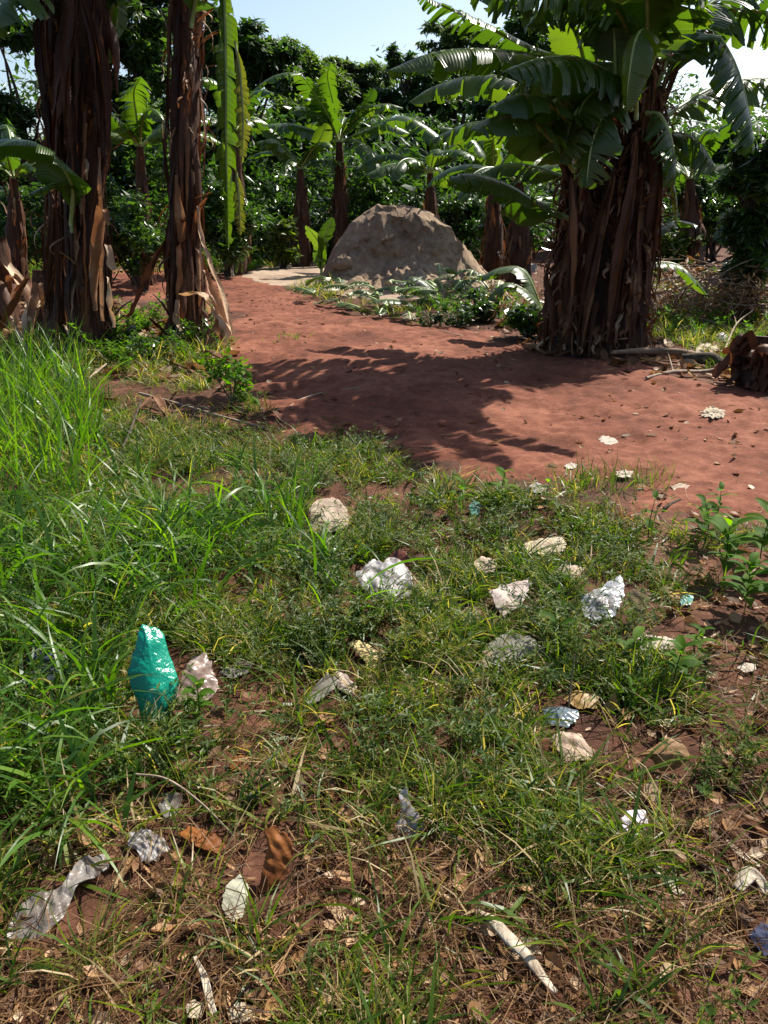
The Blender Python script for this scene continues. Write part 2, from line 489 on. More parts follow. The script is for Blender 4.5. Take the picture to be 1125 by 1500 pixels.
build_ground()
sheet('dirt_path', PATHW, M['path'], .03, 'trodden red earth path crossing the clearing', .02, .25, .16)
sheet('sandy_patch', SANDW, M['sand'], .06, 'pale sandy ground spread around the foot of the soil mound', .016, .12, .2)
for i, sp_ in enumerate(SOILPATCH):
    sheet('bare_soil', [tuple(G(*p)[:2]) for p in sp_], M['brown'], .02, 'small bare patch of red soil between the grass', .008, .05, .06)
# ------------------------------------------------------------------ soil mound
def build_mound():
    Yc = 16.6
    base = G(590, 428)
    cx = P(585, 400, Yc)[0]
    z0 = float(H(cx, Yc)) - .05
    na, nr = 320, 170
    a = np.linspace(0, 2 * pi, na, endpoint=False)
    r = np.linspace(0, 1, nr) ** .9
    A, Rr = np.meshgrid(a, r, indexing='ij')
    rx = np.where(np.cos(A) > 0, 2.2, 1.78); ry = np.where(np.sin(A) < 0, 2.75, 1.4)
    q = np.stack([np.cos(A) * 1.4, np.sin(A) * 1.4, 0 * A], -1)
    rad = 1 + .13 * fbm(q * 1.6, 41, 3)
    X = rx * Rr * rad * np.cos(A); Y = ry * Rr * rad * np.sin(A)
    # height profile: broad dome, steep shoulders, gently sloping skirt
    # profile seen from the front, as heights over x
    hx = np.interp(X, [-1.75, -1.5, -1.28, -1.0, -.6, -.1, .3, .7, 1.05, 1.4, 1.7, 1.95, 2.2],
                   [.0, .28, .68, 1.08, 1.36, 1.5, 1.47, 1.25, .92, .6, .36, .16, 0])
    fr = -Y / ry
    prof = np.where(fr > 0, np.interp(fr, [0, .05, .12, .19, .27, .38, .55, .78, 1.0, 1.2], [1.0, 1.0, .93, .66, .38, .27, .2, .1, .02, 0]),
                    np.interp(-fr, [0, .25, .5, .75, 1.0, 1.2], [1.0, .95, .75, .4, .05, 0]))
    Z = hx * prof
    W = np.stack([X, Y, Z], -1)
    n1 = fbm(W * 1.3 + 5, 42, 3); n2 = fbm(W * 4.0, 43, 4); n3 = np.abs(fbm(W * np.array([7, 7, 1.2]), 44, 3))
    amp = np.clip(1 - Rr ** 6, 0, 1)
    n4 = fbm(W * 11.0, 47, 3)
    lump = sstep(.05, .3, fbm(W * 2.6, 48, 2))
    Z = Z + amp * (.2 * n1 + .09 * n2 + .025 * n4 + .05 * lump)
    gul = sstep(.75, .2, Z) * amp
    Z = Z - .16 * gul * (np.abs(np.sin(A * 13 + 2 * n1)) ** 2) * .5
    X = X + .1 * n2 * amp; Y = Y + .2 * n2 * amp + .14 * n1 * amp + .07 * n3 * amp + .05 * n4 * amp
    V = np.stack([X + cx, Y + Yc, np.maximum(Z, -.05) + z0], -1)
    Q = grid_faces(na, nr)
    i = np.arange(nr - 1)
    Qw = np.stack([(na - 1) * nr + i, i, i + 1, (na - 1) * nr + i + 1], -1)
    Q = np.concatenate([Q, Qw])[:, ::-1]
    o = mesh('soil_mound', V.reshape(-1, 3), Q, M['mound'], origin=(cx, Yc, z0))
    tag(o, 'large grey brown mound of heaped soil at the end of the red path', 'mound')
    # loose clods on and beside it
    for k, (u, v, s, lab) in enumerate([(503, 386, .2, 'rounded clod of grey soil bulging low on the shaded side of the mound')]):
        p = P(u, v, 15.95)
        clod('soil_clod', p, s, lab)

def blob(acc, c, r, sq=(1, 1, 1), n=14, rough=.3, freq=2.5, seed=0, tint=.5, m=0):
    th = np.linspace(0, pi, n); ph = np.linspace(0, 2 * pi, 2 * n, endpoint=False)
    Tm, Ph = np.meshgrid(th, ph, indexing='ij')
    D = np.stack([np.sin(Tm) * np.cos(Ph), np.sin(Tm) * np.sin(Ph), np.cos(Tm)], -1)
    rr = r * (1 + rough * fbm(D * freq + seed * 3.7, seed, 4))
    acc.add((D * rr[..., None] * np.array(sq) + np.array(c)).reshape(-1, 3), grid_faces(n, 2 * n, True)[:, ::-1], tint, None, m)

def clod(name, p, s, lab, mat='mound', sq=(1, .8, .75), group=None):
    a = Acc(); blob(a, p, s, sq, 18, .4, 2.2, int(abs(p[0] * 100)))
    o = a.build(name, [M[mat]], origin=p)
    return tag(o, lab, name.split('_')[-1], group)

build_mound()

# ------------------------------------------------------------------ banana leaves
def banana_leaf(acc, C, W, rng, droop=1.0, torn=.5, fold=.25, tip=.35, n=56, pet=.1, side=None, ml=0, mr=1, rib=.014, ysplit=None):
    p, L = spline(C, n)
    T, S, N = frames(p)
    if side is not None:
        S = nrm(np.tile(side, (n, 1)) - T * (np.asarray(side) * T).sum(1, keepdims=True)); N = np.cross(S, T)
    t = np.linspace(0, 1, n)
    s = np.clip((t - pet) / (1 - pet), 0, 1)
    wid = W * np.minimum(1, s / .16) ** .6 * np.clip(1 - np.clip((s - (1 - tip)) / tip, 0, 1) ** 2.2, 0, 1) ** .75
    rnd = rng.random()
    i0 = int(pet * n)
    K = 5
    qs = np.linspace(0, 1, K)
    down = np.array([0, 0, -1.0])
    for sg in (-1, 1):
        i = i0
        while i < n - 1:
            local = torn * (.5 + 1.0 * t[i])
            g = 1 + int(rng.exponential(1.0 / (local * .9 + .02)))
            j = min(n - 1, i + g)
            idx = np.arange(i, j + 1)
            th0 = fold + rng.normal(0, .08)
            dd = droop * (1 + rng.normal(0, .22 * min(1, torn * 1.6))) + rng.normal(0, .06)
            swing = rng.normal(0, .10 + .12 * torn)
            mid = idx.mean(); half = max(.5, (j - i) / 2)
            rel = (idx - mid) / half
            gap = rng.uniform(.03, .2) * torn
            V = np.zeros((len(idx), K, 3))
            for a_, ii in enumerate(idx):
                w_ = wid[ii] * (1 + .04 * rng.normal())
                if torn > .15 and rng.random() < .12 * torn: w_ *= rng.uniform(.6, .9)
                pos = p[ii].copy()
                V[a_, 0] = pos
                for k in range(1, K):
                    ang = th0 - dd * qs[k] ** .8
                    d = sg * S[ii] * cos(ang) + N[ii] * sin(ang)
                    # torn strips hang by their own weight
                    hang = min(1, torn * .5 * qs[k] * dd)
                    d = nrm(d * (1 - hang * .6) + down * hang * .6 + T[ii] * (.22 + swing * qs[k]))
                    pos = pos + d * (w_ / (K - 1))
                    V[a_, k] = pos - T[ii] * rel[a_] * gap * qs[k] * half * L / n
            tt = np.zeros((len(idx), K, 3))
            tt[..., 0] = np.clip(rnd * .6 + .2 + rng.normal(0, .1), 0, 1); tt[..., 1] = t[idx][:, None]; tt[..., 2] = qs[None]
            Q = grid_faces(len(idx), K)
            if sg < 0: Q = Q[:, ::-1]
            acc.add(V.reshape(-1, 3), Q, tt.reshape(-1, 3), None, ml)
            i = j
    tube(acc, p - N * rib * .4, [rib * 1.7, rib * 1.3, rib, rib * .3], 20, 6, .5, mr)

def leaf_part(parent, C, W, seed, mat='banana', name='leaf', label=None, **kw):
    a = Acc(); rng = np.random.default_rng(seed)
    banana_leaf(a, C, W, rng, **kw)
    o = a.build(name, [M[mat], M['midrib']], parent)
    if label: o['label'] = label
    return o

def arc(c, az, el0, L, bend, n=6, sway=0):
    """points of an arching leaf from crown c; el0 start elevation, bend total downward turn (radians)"""
    pts = [np.array(c, float)]
    for k in range(n):
        e = el0 - bend * ((k + .5) / n) ** 1.3
        a_ = az + sway * k / n
        pts.append(pts[-1] + L / n * np.array([sin(a_) * cos(e), cos(a_) * cos(e), sin(e)]))
    return pts

def pseudostem(parent, C, r, seed, mat='stem', name='stem', n=40):
    a = Acc()
    tube(a, C, r, n, 22, .4, 0, .22, seed)
    return a.build(name, [M[mat]], parent)

def sheaths(parent, C, r, seed, N=40, L=(.3, .9), w=(.04, .11), lo=.0, hi=1.0, out=.05, name='dry_sheaths', tlo=.1, thi=.9):
    """dead leaf sheaths and strips clinging to a stem"""
    rng = np.random.default_rng(seed); a = Acc()
    p, Ls = spline(C, 60)
    for k in range(N):
        h = rng.uniform(lo, hi); i = int(h * 59)
        rr = np.interp(h, np.linspace(0, 1, len(r)), r)
        az = rng.uniform(0, 2 * pi); d = np.array([cos(az), sin(az), 0])
        Lk = rng.uniform(*L); wk = rng.uniform(*w)
        up = rng.random() < .25
        pts = []
        m = 6
        flare = rng.uniform(.2, 1.6) * out
        for q in range(m):
            f = q / (m - 1)
            if up:
                z = p[i] + np.array([0, 0, f * Lk * .6]); off = rr + .008 + flare * 2.2 * f ** 2
            else:
                z = p[max(0, i - 0)] + np.array([0, 0, -f * Lk]); off = rr + .01 + flare * (sin(f * pi * .8) + .5 * f)
            b = np.array([np.interp(z[2], p[:, 2], p[:, 0]), np.interp(z[2], p[:, 2], p[:, 1]), z[2]])
            b[2] = max(b[2], p[0, 2] + .02)
            az2 = az + rng.normal(0, .03)
            pts.append(b + off * np.array([cos(az2), sin(az2), 0]))
        strip(a, pts, [wk * .9, wk, wk * .8, wk * .3], 9, 3, rng.uniform(.2, 1.3) * (1 if rng.random() < .6 else -1), rng.normal(0, .5),
              float(np.clip(rng.beta(1.3, 2.2) * (thi - tlo) + tlo, 0, 1)), 0, np.array([-sin(az), cos(az), 0]), .012, k)
    return tag(a.build(name, [M['dry']], parent), kind='stuff' if N >= 80 else None)

def dead_leaf(parent, C, W, seed, name='dead_leaf', tint=.35):
    """a shrivelled brown leaf hanging down the stem"""
    rng = np.random.default_rng(seed); a = Acc()
    for k in range(4):
        off = rng.normal(0, .03, 3)
        pts = [np.array(c) + off * (q / len(C)) * 2 + rng.normal(0, .006, 3) for q, c in enumerate(C)]
        strip(a, pts, [W * .15, W * .6, W * rng.uniform(.5, .9), W * .5, W * .1], 16, 5, rng.uniform(.8, 2.2) * rng.choice([-1, 1]), rng.normal(0, .8), float(np.clip(tint + rng.normal(0, .15), 0, 1)), 0, None, .025, seed * 7 + k)
    return a.build(name, [M['dry']], parent)

# ------------------------------------------------------------------ banana clump beside the path (near, sunlit from behind)
YR = 8.75
def PP(lst): return [P(*q) for q in lst]
def clump_right():
    g = G(872, 522)
    t = thing('banana_clump', 'big banana clump with thick brown shaggy stems and drooping fronds beside the red path', 'banana plant', g)
    stems = [([(915, 524, 8.5), (925, 400, 8.6), (938, 290, 8.75), (952, 150, 8.95), (958, 60, 9.0)], [.22, .155, .12, .1, .07]),
             ([(880, 524, 8.55), (893, 400, 8.7), (912, 290, 8.9), (925, 165, 9.1), (928, 70, 9.2)], [.2, .16, .13, .1, .06]),
             ([(826, 520, 8.7), (836, 420, 8.75), (846, 330, 8.8), (842, 235, 8.85)], [.22, .17, .14, .1]),
             ([(850, 522, 8.9), (862, 400, 9.1), (872, 260, 9.3), (866, 120, 9.5), (860, 60, 9.5)], [.24, .2, .17, .13, .08])]
    for k, (pts, r) in enumerate(stems):
        C = PP(pts)
        C[0][2] = float(H(C[0][0], C[0][1])) - .05
        pseudostem(t, C, r, 60 + k)
        sheaths(t, C, r, 70 + k, 190, (.2, .75), (.02, .07), 0, .92, .075)
        sheaths(t, C, [x * 1.05 for x in r], 170 + k, 34, (.4, 1.0), (.06, .12), .05, .95, .04, tlo=0, thi=.6)
        sheaths(t, C, r, 270 + k, 300, (.06, .22), (.02, .06), .03, .95, .1, name='peeling_scraps', tlo=.35, thi=1.1)
    # broad dead leaves hanging along the stems
    for k, pts in enumerate([[(930, 200, 8.4), (925, 280, 8.3), (905, 380, 8.25), (890, 500, 8.3)], [(840, 260, 8.4), (842, 340, 8.35), (835, 430, 8.4)],
                             [(900, 250, 8.6), (880, 330, 8.4), (862, 420, 8.35), (850, 505, 8.4)], [(860, 210, 8.9), (850, 240, 8.6), (845, 300, 8.5)],
                             [(955, 190, 8.6), (962, 250, 8.5), (958, 330, 8.5), (952, 420, 8.5)], [(800, 400, 8.6), (805, 450, 8.5), (800, 505, 8.5)]]):
        dead_leaf(t, PP(pts), .17, 300 + k, tint=.4)
    LV = [  # points (u, v, Y), width m, droop, torn
        ([(858, 95, 9.3), (775, 68, 9.1), (700, 30, 8.9), (612, -8, 8.7)], .27, .8, .55),
        ([(862, 112, 9.3), (790, 82, 9.0), (700, 72, 8.6), (630, 78, 8.4), (566, 104, 8.2)], .30, 1.25, .5),
        ([(925, 160, 8.7), (895, 112, 8.3), (850, 86, 8.0), (795, 84, 7.7), (740, 104, 7.5)], .42, 1.3, .45),
        ([(846, 240, 8.6), (838, 190, 8.3), (810, 155, 8.0), (762, 138, 7.7), (716, 158, 7.5)], .34, 1.15, .25),
        ([(842, 250, 8.5), (812, 208, 8.2), (772, 174, 7.9), (728, 170, 7.7), (690, 190, 7.5)], .36, 1.1, .35),
        ([(846, 225, 9.0), (800, 150, 9.3), (720, 110, 9.5), (640, 125, 9.6), (598, 150, 9.6)], .3, 1.3, .5),
        ([(835, 320, 8.6), (790, 300, 8.3), (740, 268, 8.1), (690, 254, 8.0), (655, 262, 7.9)], .30, 1.1, .25),
        ([(838, 265, 9.0), (790, 246, 9.2), (740, 240, 9.4), (690, 262, 9.5)], .28, 1.3, .35),
        ([(830, 215, 9.3), (760, 185, 9.6), (690, 180, 9.9), (630, 205, 10.0)], .28, 1.3, .5),
        ([(960, 130, 8.9), (990, 60, 9.0), (1040, 5, 9.2), (1110, -12, 9.4), (1180, 20, 9.6)], .42, .9, .65),
        ([(955, 110, 9.2), (1000, 40, 9.4), (1070, 14, 9.6), (1150, 26, 9.7), (1220, 70, 9.8)], .46, 1.3, .75),
        ([(962, 150, 9.0), (992, 80, 9.0), (1036, 42, 9.0), (1076, 90, 8.9), (1100, 175, 8.8), (1102, 225, 8.8)], .42, 1.25, .85),
        ([(966, 178, 9.2), (1005, 150, 9.5), (1060, 122, 9.8), (1130, 114, 10.0), (1190, 128, 10.2)], .42, 1.2, .75),
        ([(962, 215, 9.0), (985, 196, 9.0), (1020, 204, 9.0), (1050, 245, 8.9)], .36, 1.3, .5),
        ([(940, 110, 8.9), (900, 10, 8.4), (800, -30, 8.0), (690, -14, 7.6)], .4, 1.3, .7),
        ([(860, 110, 9.3), (845, 50, 9.1), (815, 5, 9.0), (780, -20, 9.0)], .3, .9, .4),
        ([(930, 120, 9.0), (905, 60, 8.9), (880, 30, 8.7), (855, 62, 8.5)], .26, 1.2, .4),
        ([(945, 100, 8.9), (948, 20, 8.6), (940, -70, 8.2), (905, -150, 7.8)], .34, .8, .3),
        ([(922, 150, 8.7), (890, 160, 8.3), (868, 205, 8.1), (858, 275, 8.05)], .3, 1.4, .5),
        ([(900, 140, 8.8), (868, 140, 8.4), (838, 175, 8.2), (822, 240, 8.15)], .3, 1.4, .5),
        ([(948, 165, 8.7), (968, 170, 8.5), (985, 210, 8.4), (990, 270, 8.4)], .26, 1.4, .6),
        ([(870, 150, 9.0), (830, 110, 8.8), (780, 115, 8.6), (735, 150, 8.4)], .34, 1.4, .5),
        ([(880, 170, 8.8), (850, 150, 8.5), (815, 165, 8.3), (790, 215, 8.2)], .32, 1.4, .5),
        ([(915, 150, 8.7), (885, 130, 8.4), (855, 150, 8.2), (840, 200, 8.2)], .3, 1.3, .4),
        ([(950, 100, 8.8), (980, 30, 8.7), (1000, -10, 8.6), (1040, -10, 8.5)], .4, 1.2, .6),
        ([(945, 90, 9.1), (900, 20, 8.9), (850, -10, 8.7), (800, 10, 8.5), (770, 40, 8.4)], .36, 1.35, .6),
        ([(862, 60, 9.5), (850, -40, 9.8), (800, -110, 10.2), (730, -110, 10.6)], .32, 1.0, .5),
    ]
    ctop = P(950, 70, 9.0)
    # long fronds added and aimed so their shadows reach in fingers over the path
    for k, (sx, sy, hh) in enumerate([(.2, 4.55, 3.3), (.72, 4.6, 3.3), (1.2, 4.9, 3.25), (-.45, 5.2, 3.2), (-1.15, 6.0, 3.1)]):
        tip = np.array([sx + .65 * hh, sy + .67 * hh, hh])
        mid = ctop * .5 + tip * .5; mid[2] = max(ctop[2], hh) + .35
        leaf_part(t, [ctop, ctop * .8 + tip * .2 + [0, 0, .35], mid, tip * .8 + mid * .2 - [0, 0, .02], tip], .2, 470 + k, droop=1.0, torn=.4, rib=.016)
    for k, (pts, W, dr, to) in enumerate(LV):
        leaf_part(t, PP(pts), W, 400 + k, droop=dr, torn=to, rib=.016)
    leaf_part(t, PP([(932, 175, 8.5), (934, 90, 8.3), (942, 45, 8.1), (930, 60, 7.95), (920, 120, 7.9), (918, 165, 7.9)]), .2, 440, droop=1.3, torn=.1, fold=.1, label='folded pale glossy leaf hanging straight down')
    leaf_part(t, PP([(905, 160, 8.6), (902, 100, 8.5), (900, 40, 8.4)]), .2, 441, droop=.5, torn=.15)
    # shrivelled yellow and brown leaf ends below the crown
    leaf_part(t, PP([(850, 150, 8.9), (835, 130, 8.5), (812, 150, 8.3), (805, 190, 8.2)]), .18, 450, mat='banana_yellow', droop=1.5, torn=.9)
    leaf_part(t, PP([(965, 235, 8.9), (978, 240, 8.8), (990, 290, 8.8), (992, 330, 8.8)]), .06, 451, mat='banana_yellow', droop=1.5, torn=.9)
    # low suckers
    for k, (pts, W) in enumerate([([(938, 385, 9.3), (955, 345, 9.3), (985, 325, 9.3), (1022, 330, 9.3)], .2), ([(935, 400, 9.4), (965, 385, 9.5), (1000, 392, 9.5), (1035, 432, 9.5)], .18),
                                  ([(800, 470, 9.4), (770, 400, 9.5), (735, 392, 9.6), (695, 410, 9.7)], .22), ([(805, 470, 9.3), (775, 430, 9.3), (740, 415, 9.3), (712, 440, 9.3)], .2)]):
        leaf_part(t, PP(pts), W, 460 + k, droop=.9, torn=.2)

clump_right()

# ------------------------------------------------------------------ two tall bananas by the path's other edge
def tall_left():
    C = PP([(276, 486, 9.6), (272, 380, 9.65), (270, 250, 9.7), (272, 100, 9.8), (272, -20, 9.9), (270, -160, 10.0)])
    g = C[0].copy(); g[2] = float(H(g[0], g[1])); C[0][2] = g[2] - .05
    t = thing('banana_plant', 'single tall dark banana stem wrapped in dry sheaths at the near bend of the path', 'banana plant', g)
    r = [.19, .165, .15, .145, .13, .09]
    pseudostem(t, C, r, 81)
    sheaths(t, C, r, 82, 110, (.4, 1.3), (.03, .1), .05, .95, .04, tlo=0, thi=.7)
    sheaths(t, C, r, 84, 90, (.1, .4), (.02, .05), .03, .92, .09, name='peeling_scraps', tlo=.3, thi=1.0)
    sheaths(t, C, [x * 1.1 for x in r], 83, 26, (.3, .8), (.06, .14), .0, .28, .12, tlo=.2, thi=1)
    top = C[-1]
    for k in range(8):
        az = k * 2 * pi / 8 + R.normal(0, .2)
        leaf_part(t, arc(top, az, 1.1, R.uniform(2.0, 2.5), 1.7, 6, .2), .3, 500 + k, droop=1.2, torn=.55)
    leaf_part(t, PP([(280, 40, 9.7), (292, -30, 9.5), (320, -110, 9.0), (350, -120, 8.8)]), .3, 520, droop=1, torn=.4)
    # long leaf hanging straight down beside the stem
    leaf_part(t, [top] + PP([(308, -190, 9.8), (324, -90, 9.7), (330, 60, 9.6), (331, 200, 9.55), (334, 365, 9.5)]), .2, 521, droop=1.9, torn=.7, side=(1, .4, 0), label='long green leaf hanging straight down with ragged yellow edge', pet=.3)
    leaf_part(t, PP([(344, 60, 9.42), (352, 110, 9.4), (356, 175, 9.38), (354, 240, 9.36)]), .09, 522, mat='banana_yellow', droop=1.3, torn=.9, side=(1, .3, 0), pet=.05, rib=.008)
    leaf_part(t, PP([(346, 250, 9.4), (350, 290, 9.38), (352, 345, 9.36)]), .08, 523, mat='banana_yellow', droop=1.3, torn=.9, side=(1, .3, 0), pet=.05, rib=.008)
    # curled sheaths at the foot
    def foot(pts, w, curl, tint, seed, tw=0, name='dry_sheath'):
        b = Acc(); strip(b, PP(pts), w, 18, 7, curl, tw, min(1, tint + .2), 0, None, .035, seed); return b.build(name, [M['dry']], t)
    foot([(300, 395, 9.3), (310, 430, 9.15), (320, 470, 9.05), (318, 520, 9.0)], [.06, .14, .18, .1], 1.1, .62, 1, .6)
    foot([(290, 300, 9.4), (296, 350, 9.3), (312, 400, 9.2), (330, 450, 9.1), (340, 490, 9.0)], [.03, .06, .09, .13, .05], .9, .75, 2, .5)
    foot([(312, 450, 9.1), (330, 480, 9.0), (322, 515, 8.95), (345, 530, 8.9)], [.1, .16, .12, .04], -1.0, .8, 3, .9)
    foot([(270, 434, 9.3), (283, 431, 9.2), (298, 436, 9.15), (305, 458, 9.15)], [.16, .19, .19, .1], .7, .95, 4, .1)
    foot([(262, 440, 9.3), (260, 470, 9.25), (266, 490, 9.2)], [.06, .09, .03], .7, .7, 5)
    foot([(296, 480, 9.0), (310, 500, 8.9), (300, 520, 8.85), (280, 505, 8.9)], [.08, .2, .14, .05], 1.1, .5, 6, .8)
    foot([(258, 256, 9.45), (262, 300, 9.4), (266, 380, 9.38), (264, 450, 9.4)], [.05, .12, .12, .1], 1.2, .55, 7)
    # dead leaf slung sideways from the stem to the ground
    b = Acc(); strip(b, PP([(252, 345, 9.7), (235, 372, 9.7), (212, 420, 9.6), (190, 468, 9.5)]), [.1, .16, .14, .05], 16, 6, 1.2, .5, .3, 0, None, .05, 9)
    b.build('dead_leaf', [M['dry']], t)
    return t
tall_left()

def clump_left():
    C1 = PP([(132, 488, 8.9), (130, 380, 8.95), (122, 250, 9.0), (128, 120, 9.1), (132, -20, 9.2), (132, -150, 9.3)])
    C2 = PP([(88, 488, 9.3), (90, 380, 9.35), (92, 250, 9.4), (86, 100, 9.4), (82, -40, 9.5), (80, -160, 9.5)])
    g = G(112, 492)
    t = thing('banana_clump', 'pair of tall dark banana stems hung with brown dead leaves beside the low stumps', 'banana plant', g)
    for k, (C, r) in enumerate([(C1, [.21, .185, .165, .14, .12, .09]), (C2, [.15, .13, .12, .115, .11, .08])]):
        C[0][2] = float(H(C[0][0], C[0][1])) - .05
        pseudostem(t, C, r, 90 + k)
        sheaths(t, C, r, 92 + k, 130, (.4, 1.3), (.03, .1), .02, .95, .045, tlo=0, thi=.7)
        sheaths(t, C, r, 192 + k, 110, (.1, .45), (.02, .06), .03, .95, .1, name='peeling_scraps', tlo=.3, thi=1.0)
        for j in range(7):
            az = j * 2 * pi / 7 + R.normal(0, .2) + k
            leaf_part(t, arc(C[-1], az, 1.1, R.uniform(2.0, 2.5), 1.7, 6, .2), .3, 530 + k * 10 + j, droop=1.2, torn=.55)
    for k, pts in enumerate([[(95, 10, 9.0), (88, 80, 8.8), (84, 170, 8.75), (86, 270, 8.8)], [(120, 0, 8.8), (140, 60, 8.7), (150, 140, 8.7), (156, 240, 8.7)],
                             [(70, -30, 9.1), (62, 60, 9.0), (70, 150, 8.95), (78, 240, 9.0)], [(110, -20, 8.9), (108, 60, 8.7), (104, 150, 8.65), (110, 230, 8.7)],
                             [(140, -20, 9), (152, 30, 8.9), (158, 90, 8.8), (160, 150, 8.8)], [(150, 130, 8.9), (152, 220, 8.8), (140, 320, 8.7)],
                             [(80, 300, 9.0), (78, 370, 8.9), (72, 450, 8.8)]]):
        dead_leaf(t, PP(pts), .22, 550 + k, tint=.28)
    leaf_part(t, PP([(78, -10, 9.3), (60, -60, 9.0), (20, -20, 8.6), (-20, 40, 8.4)]), .4, 560, droop=1.2, torn=.6)
    leaf_part(t, PP([(142, 60, 9.3), (160, 20, 9.2), (172, -10, 9.1), (168, 60, 9.1)]), .14, 561, droop=1.2, torn=.3)
    leaf_part(t, PP([(140, 110, 9.0), (145, 90, 8.9), (155, 70, 8.9), (160, 130, 8.9)]), .12, 562, droop=1.2, torn=.3)
    # broad low leaf with pale underside, grown from a sucker
    leaf_part(t, PP([(104, 330, 8.7), (104, 268, 8.5), (72, 222, 8.3), (20, 205, 8.1), (-40, 215, 8.0)]), .3, 563, droop=1.0, torn=.12, pet=.2)
    leaf_part(t, PP([(106, 340, 8.75), (102, 276, 8.6), (80, 268, 8.4), (40, 285, 8.3)]), .12, 564, droop=1.1, torn=.3, pet=.25)
    def foot(pts, w, curl, tint, seed, tw=0, name='dry_sheath'):
        b = Acc(); strip(b, PP(pts), w, 18, 7, curl, tw, min(1, tint + .2), 0, None, .03, seed); return b.build(name, [M['dry']], t)
    foot([(142, 455, 8.6), (143, 400, 8.6), (147, 340, 8.55), (150, 305, 8.5), (158, 330, 8.4)], [.1, .18, .2, .16, .06], 1.2, .55, 21, .2)
    foot([(146, 215, 8.7), (146, 300, 8.65), (148, 400, 8.6), (150, 470, 8.6)], [.03, .06, .06, .04], .6, .62, 22)
    foot([(158, 360, 8.5), (165, 395, 8.4), (178, 396, 8.3)], [.05, .08, .03], .8, .7, 23)
    foot([(158, 405, 8.6), (160, 440, 8.5), (166, 480, 8.5)], [.03, .06, .03], .8, .8, 24)
    foot([(128, 180, 8.7), (124, 280, 8.7), (126, 380, 8.65), (128, 460, 8.65)], [.05, .07, .07, .05], 1.0, .5, 25)
    foot([(112, 120, 8.8), (108, 220, 8.75), (112, 330, 8.7), (116, 450, 8.7)], [.05, .09, .09, .05], 1.0, .35, 26)

clump_left()

def stump(name, lab, u, v, rr, h, seed, spread=1.0, n=12, Y=None, tint=.5):
    g = G(u, v)
    t = thing(name, lab, 'stump', g)
    C = [g + np.array([0, 0, -.05]), g + np.array([.02, 0, h * .5]), g + np.array([.03, .02, h])]
    a = Acc(); tube(a, C, [rr, rr * .85, rr * .7], 16, 18, .4, 0, .35, seed); a.build('stem', [M['stem']], t)
    rng = np.random.default_rng(seed)
    for k in range(n):
        az = rng.uniform(0, 2 * pi) if k % 2 else rng.uniform(pi, 2 * pi)
        d = np.array([cos(az), sin(az), 0]); L = rng.uniform(.5, 1.1) * h
        up = rng.random() < .55
        if up: pts = [g + d * rr * .9 + [0, 0, .02], g + d * rr * 1.25 + [0, 0, L * .5], g + d * (rr * 1.3 + .1 * spread) + [0, 0, L * .95], g + d * (rr * 1.6 + .28 * spread) + [0, 0, L * .8]]
        else: pts = [g + d * rr * .8 + [0, 0, h * rng.uniform(.5, .95)], g + d * (rr * 1.3 + .1 * spread) + [0, 0, h * .5], g + d * (rr * 1.7 + .3 * spread) + [0, 0, .04]]
        b = Acc(); wk = rng.uniform(.1, .24)
        strip(b, pts, [wk * .8, wk, wk, wk * .4], 16, 6, rng.uniform(.6, 1.4) * rng.choice([-1, 1]), rng.normal(0, .6), float(np.clip(rng.beta(2, 2) * .9 + tint - .25, 0, 1)), 0, np.array([-d[1], d[0], 0]), .03, seed + k)
        b.build('dry_sheath', [M['dry']], t)
    return t
stump('banana_stump', 'old banana stump with broad curled tan sheaths, partly out of the frame', 8, 482, .2, 1.15, 31, 1.0, 9, tint=.5)
stump('banana_stump', 'low rotting banana stump with split orange brown sheaths in front of the stem pair', 76, 490, .2, .75, 33, .8, 10, tint=.45)
stump('banana_stump', 'short shaggy brown banana stump at the edge of the bank', 1114, 566, .2, .42, 35, .12, 34, tint=.08)
# ------------------------------------------------------------------ bananas further back
def far_banana(name, lab, u, v, vtop, Y, rr, leaves, seed, lean=0, extra=None, mat='stem', Ls=(1.5, 2.1), W=.26, yellow=0):
    b = P(u, v, Y); b[2] = float(H(b[0], b[1]))
    top = P(u + lean, vtop, Y)
    t = thing(name, lab, 'banana plant', b, 'bananas growing behind the clearing')
    C = [b - [0, 0, .05], b * .55 + top * .45 + [.03, 0, 0], top]
    r = [rr, rr * .75, rr * .3]
    pseudostem(t, C, r, seed, mat, n=24)
    sheaths(t, C, r, seed + 1, 45, (.25, .7), (.04, .1), .05, .85, .05)
    rng = np.random.default_rng(seed)
    for k in range(leaves):
        az = 2 * pi * k / leaves + rng.normal(0, .25)
        e = rng.uniform(.5, 1.35)
        leaf_part(t, arc(top, az, e, rng.uniform(*Ls), rng.uniform(1.1, 1.9), 6, rng.normal(0, .3)), W * rng.uniform(.8, 1.1), seed * 13 + k, droop=rng.uniform(.9, 1.4), torn=rng.uniform(.3, .7), n=40, mat='banana_yellow' if k < yellow else 'banana')
    for k, (pts, w_, dr, to) in enumerate(extra or []):
        leaf_part(t, [top] + PP(pts), w_, seed * 17 + k, droop=dr, torn=to, n=44)
    return t
far_banana('banana_plant', 'banana with slim shaggy stem standing just behind the sandy ground, short of the dark thicket', 440, 376, 248, 22.5, .26, 5, 610,
           extra=[([(452, 225, 22.3), (468, 205, 22), (478, 180, 21.8)], .3, .5, .2), ([(425, 225, 22.2), (400, 205, 22), (375, 208, 21.8)], .4, 1.3, .4),
                  ([(400, 190, 22.6), (360, 168, 22.4), (300, 172, 22)], .42, 1.3, .5)])
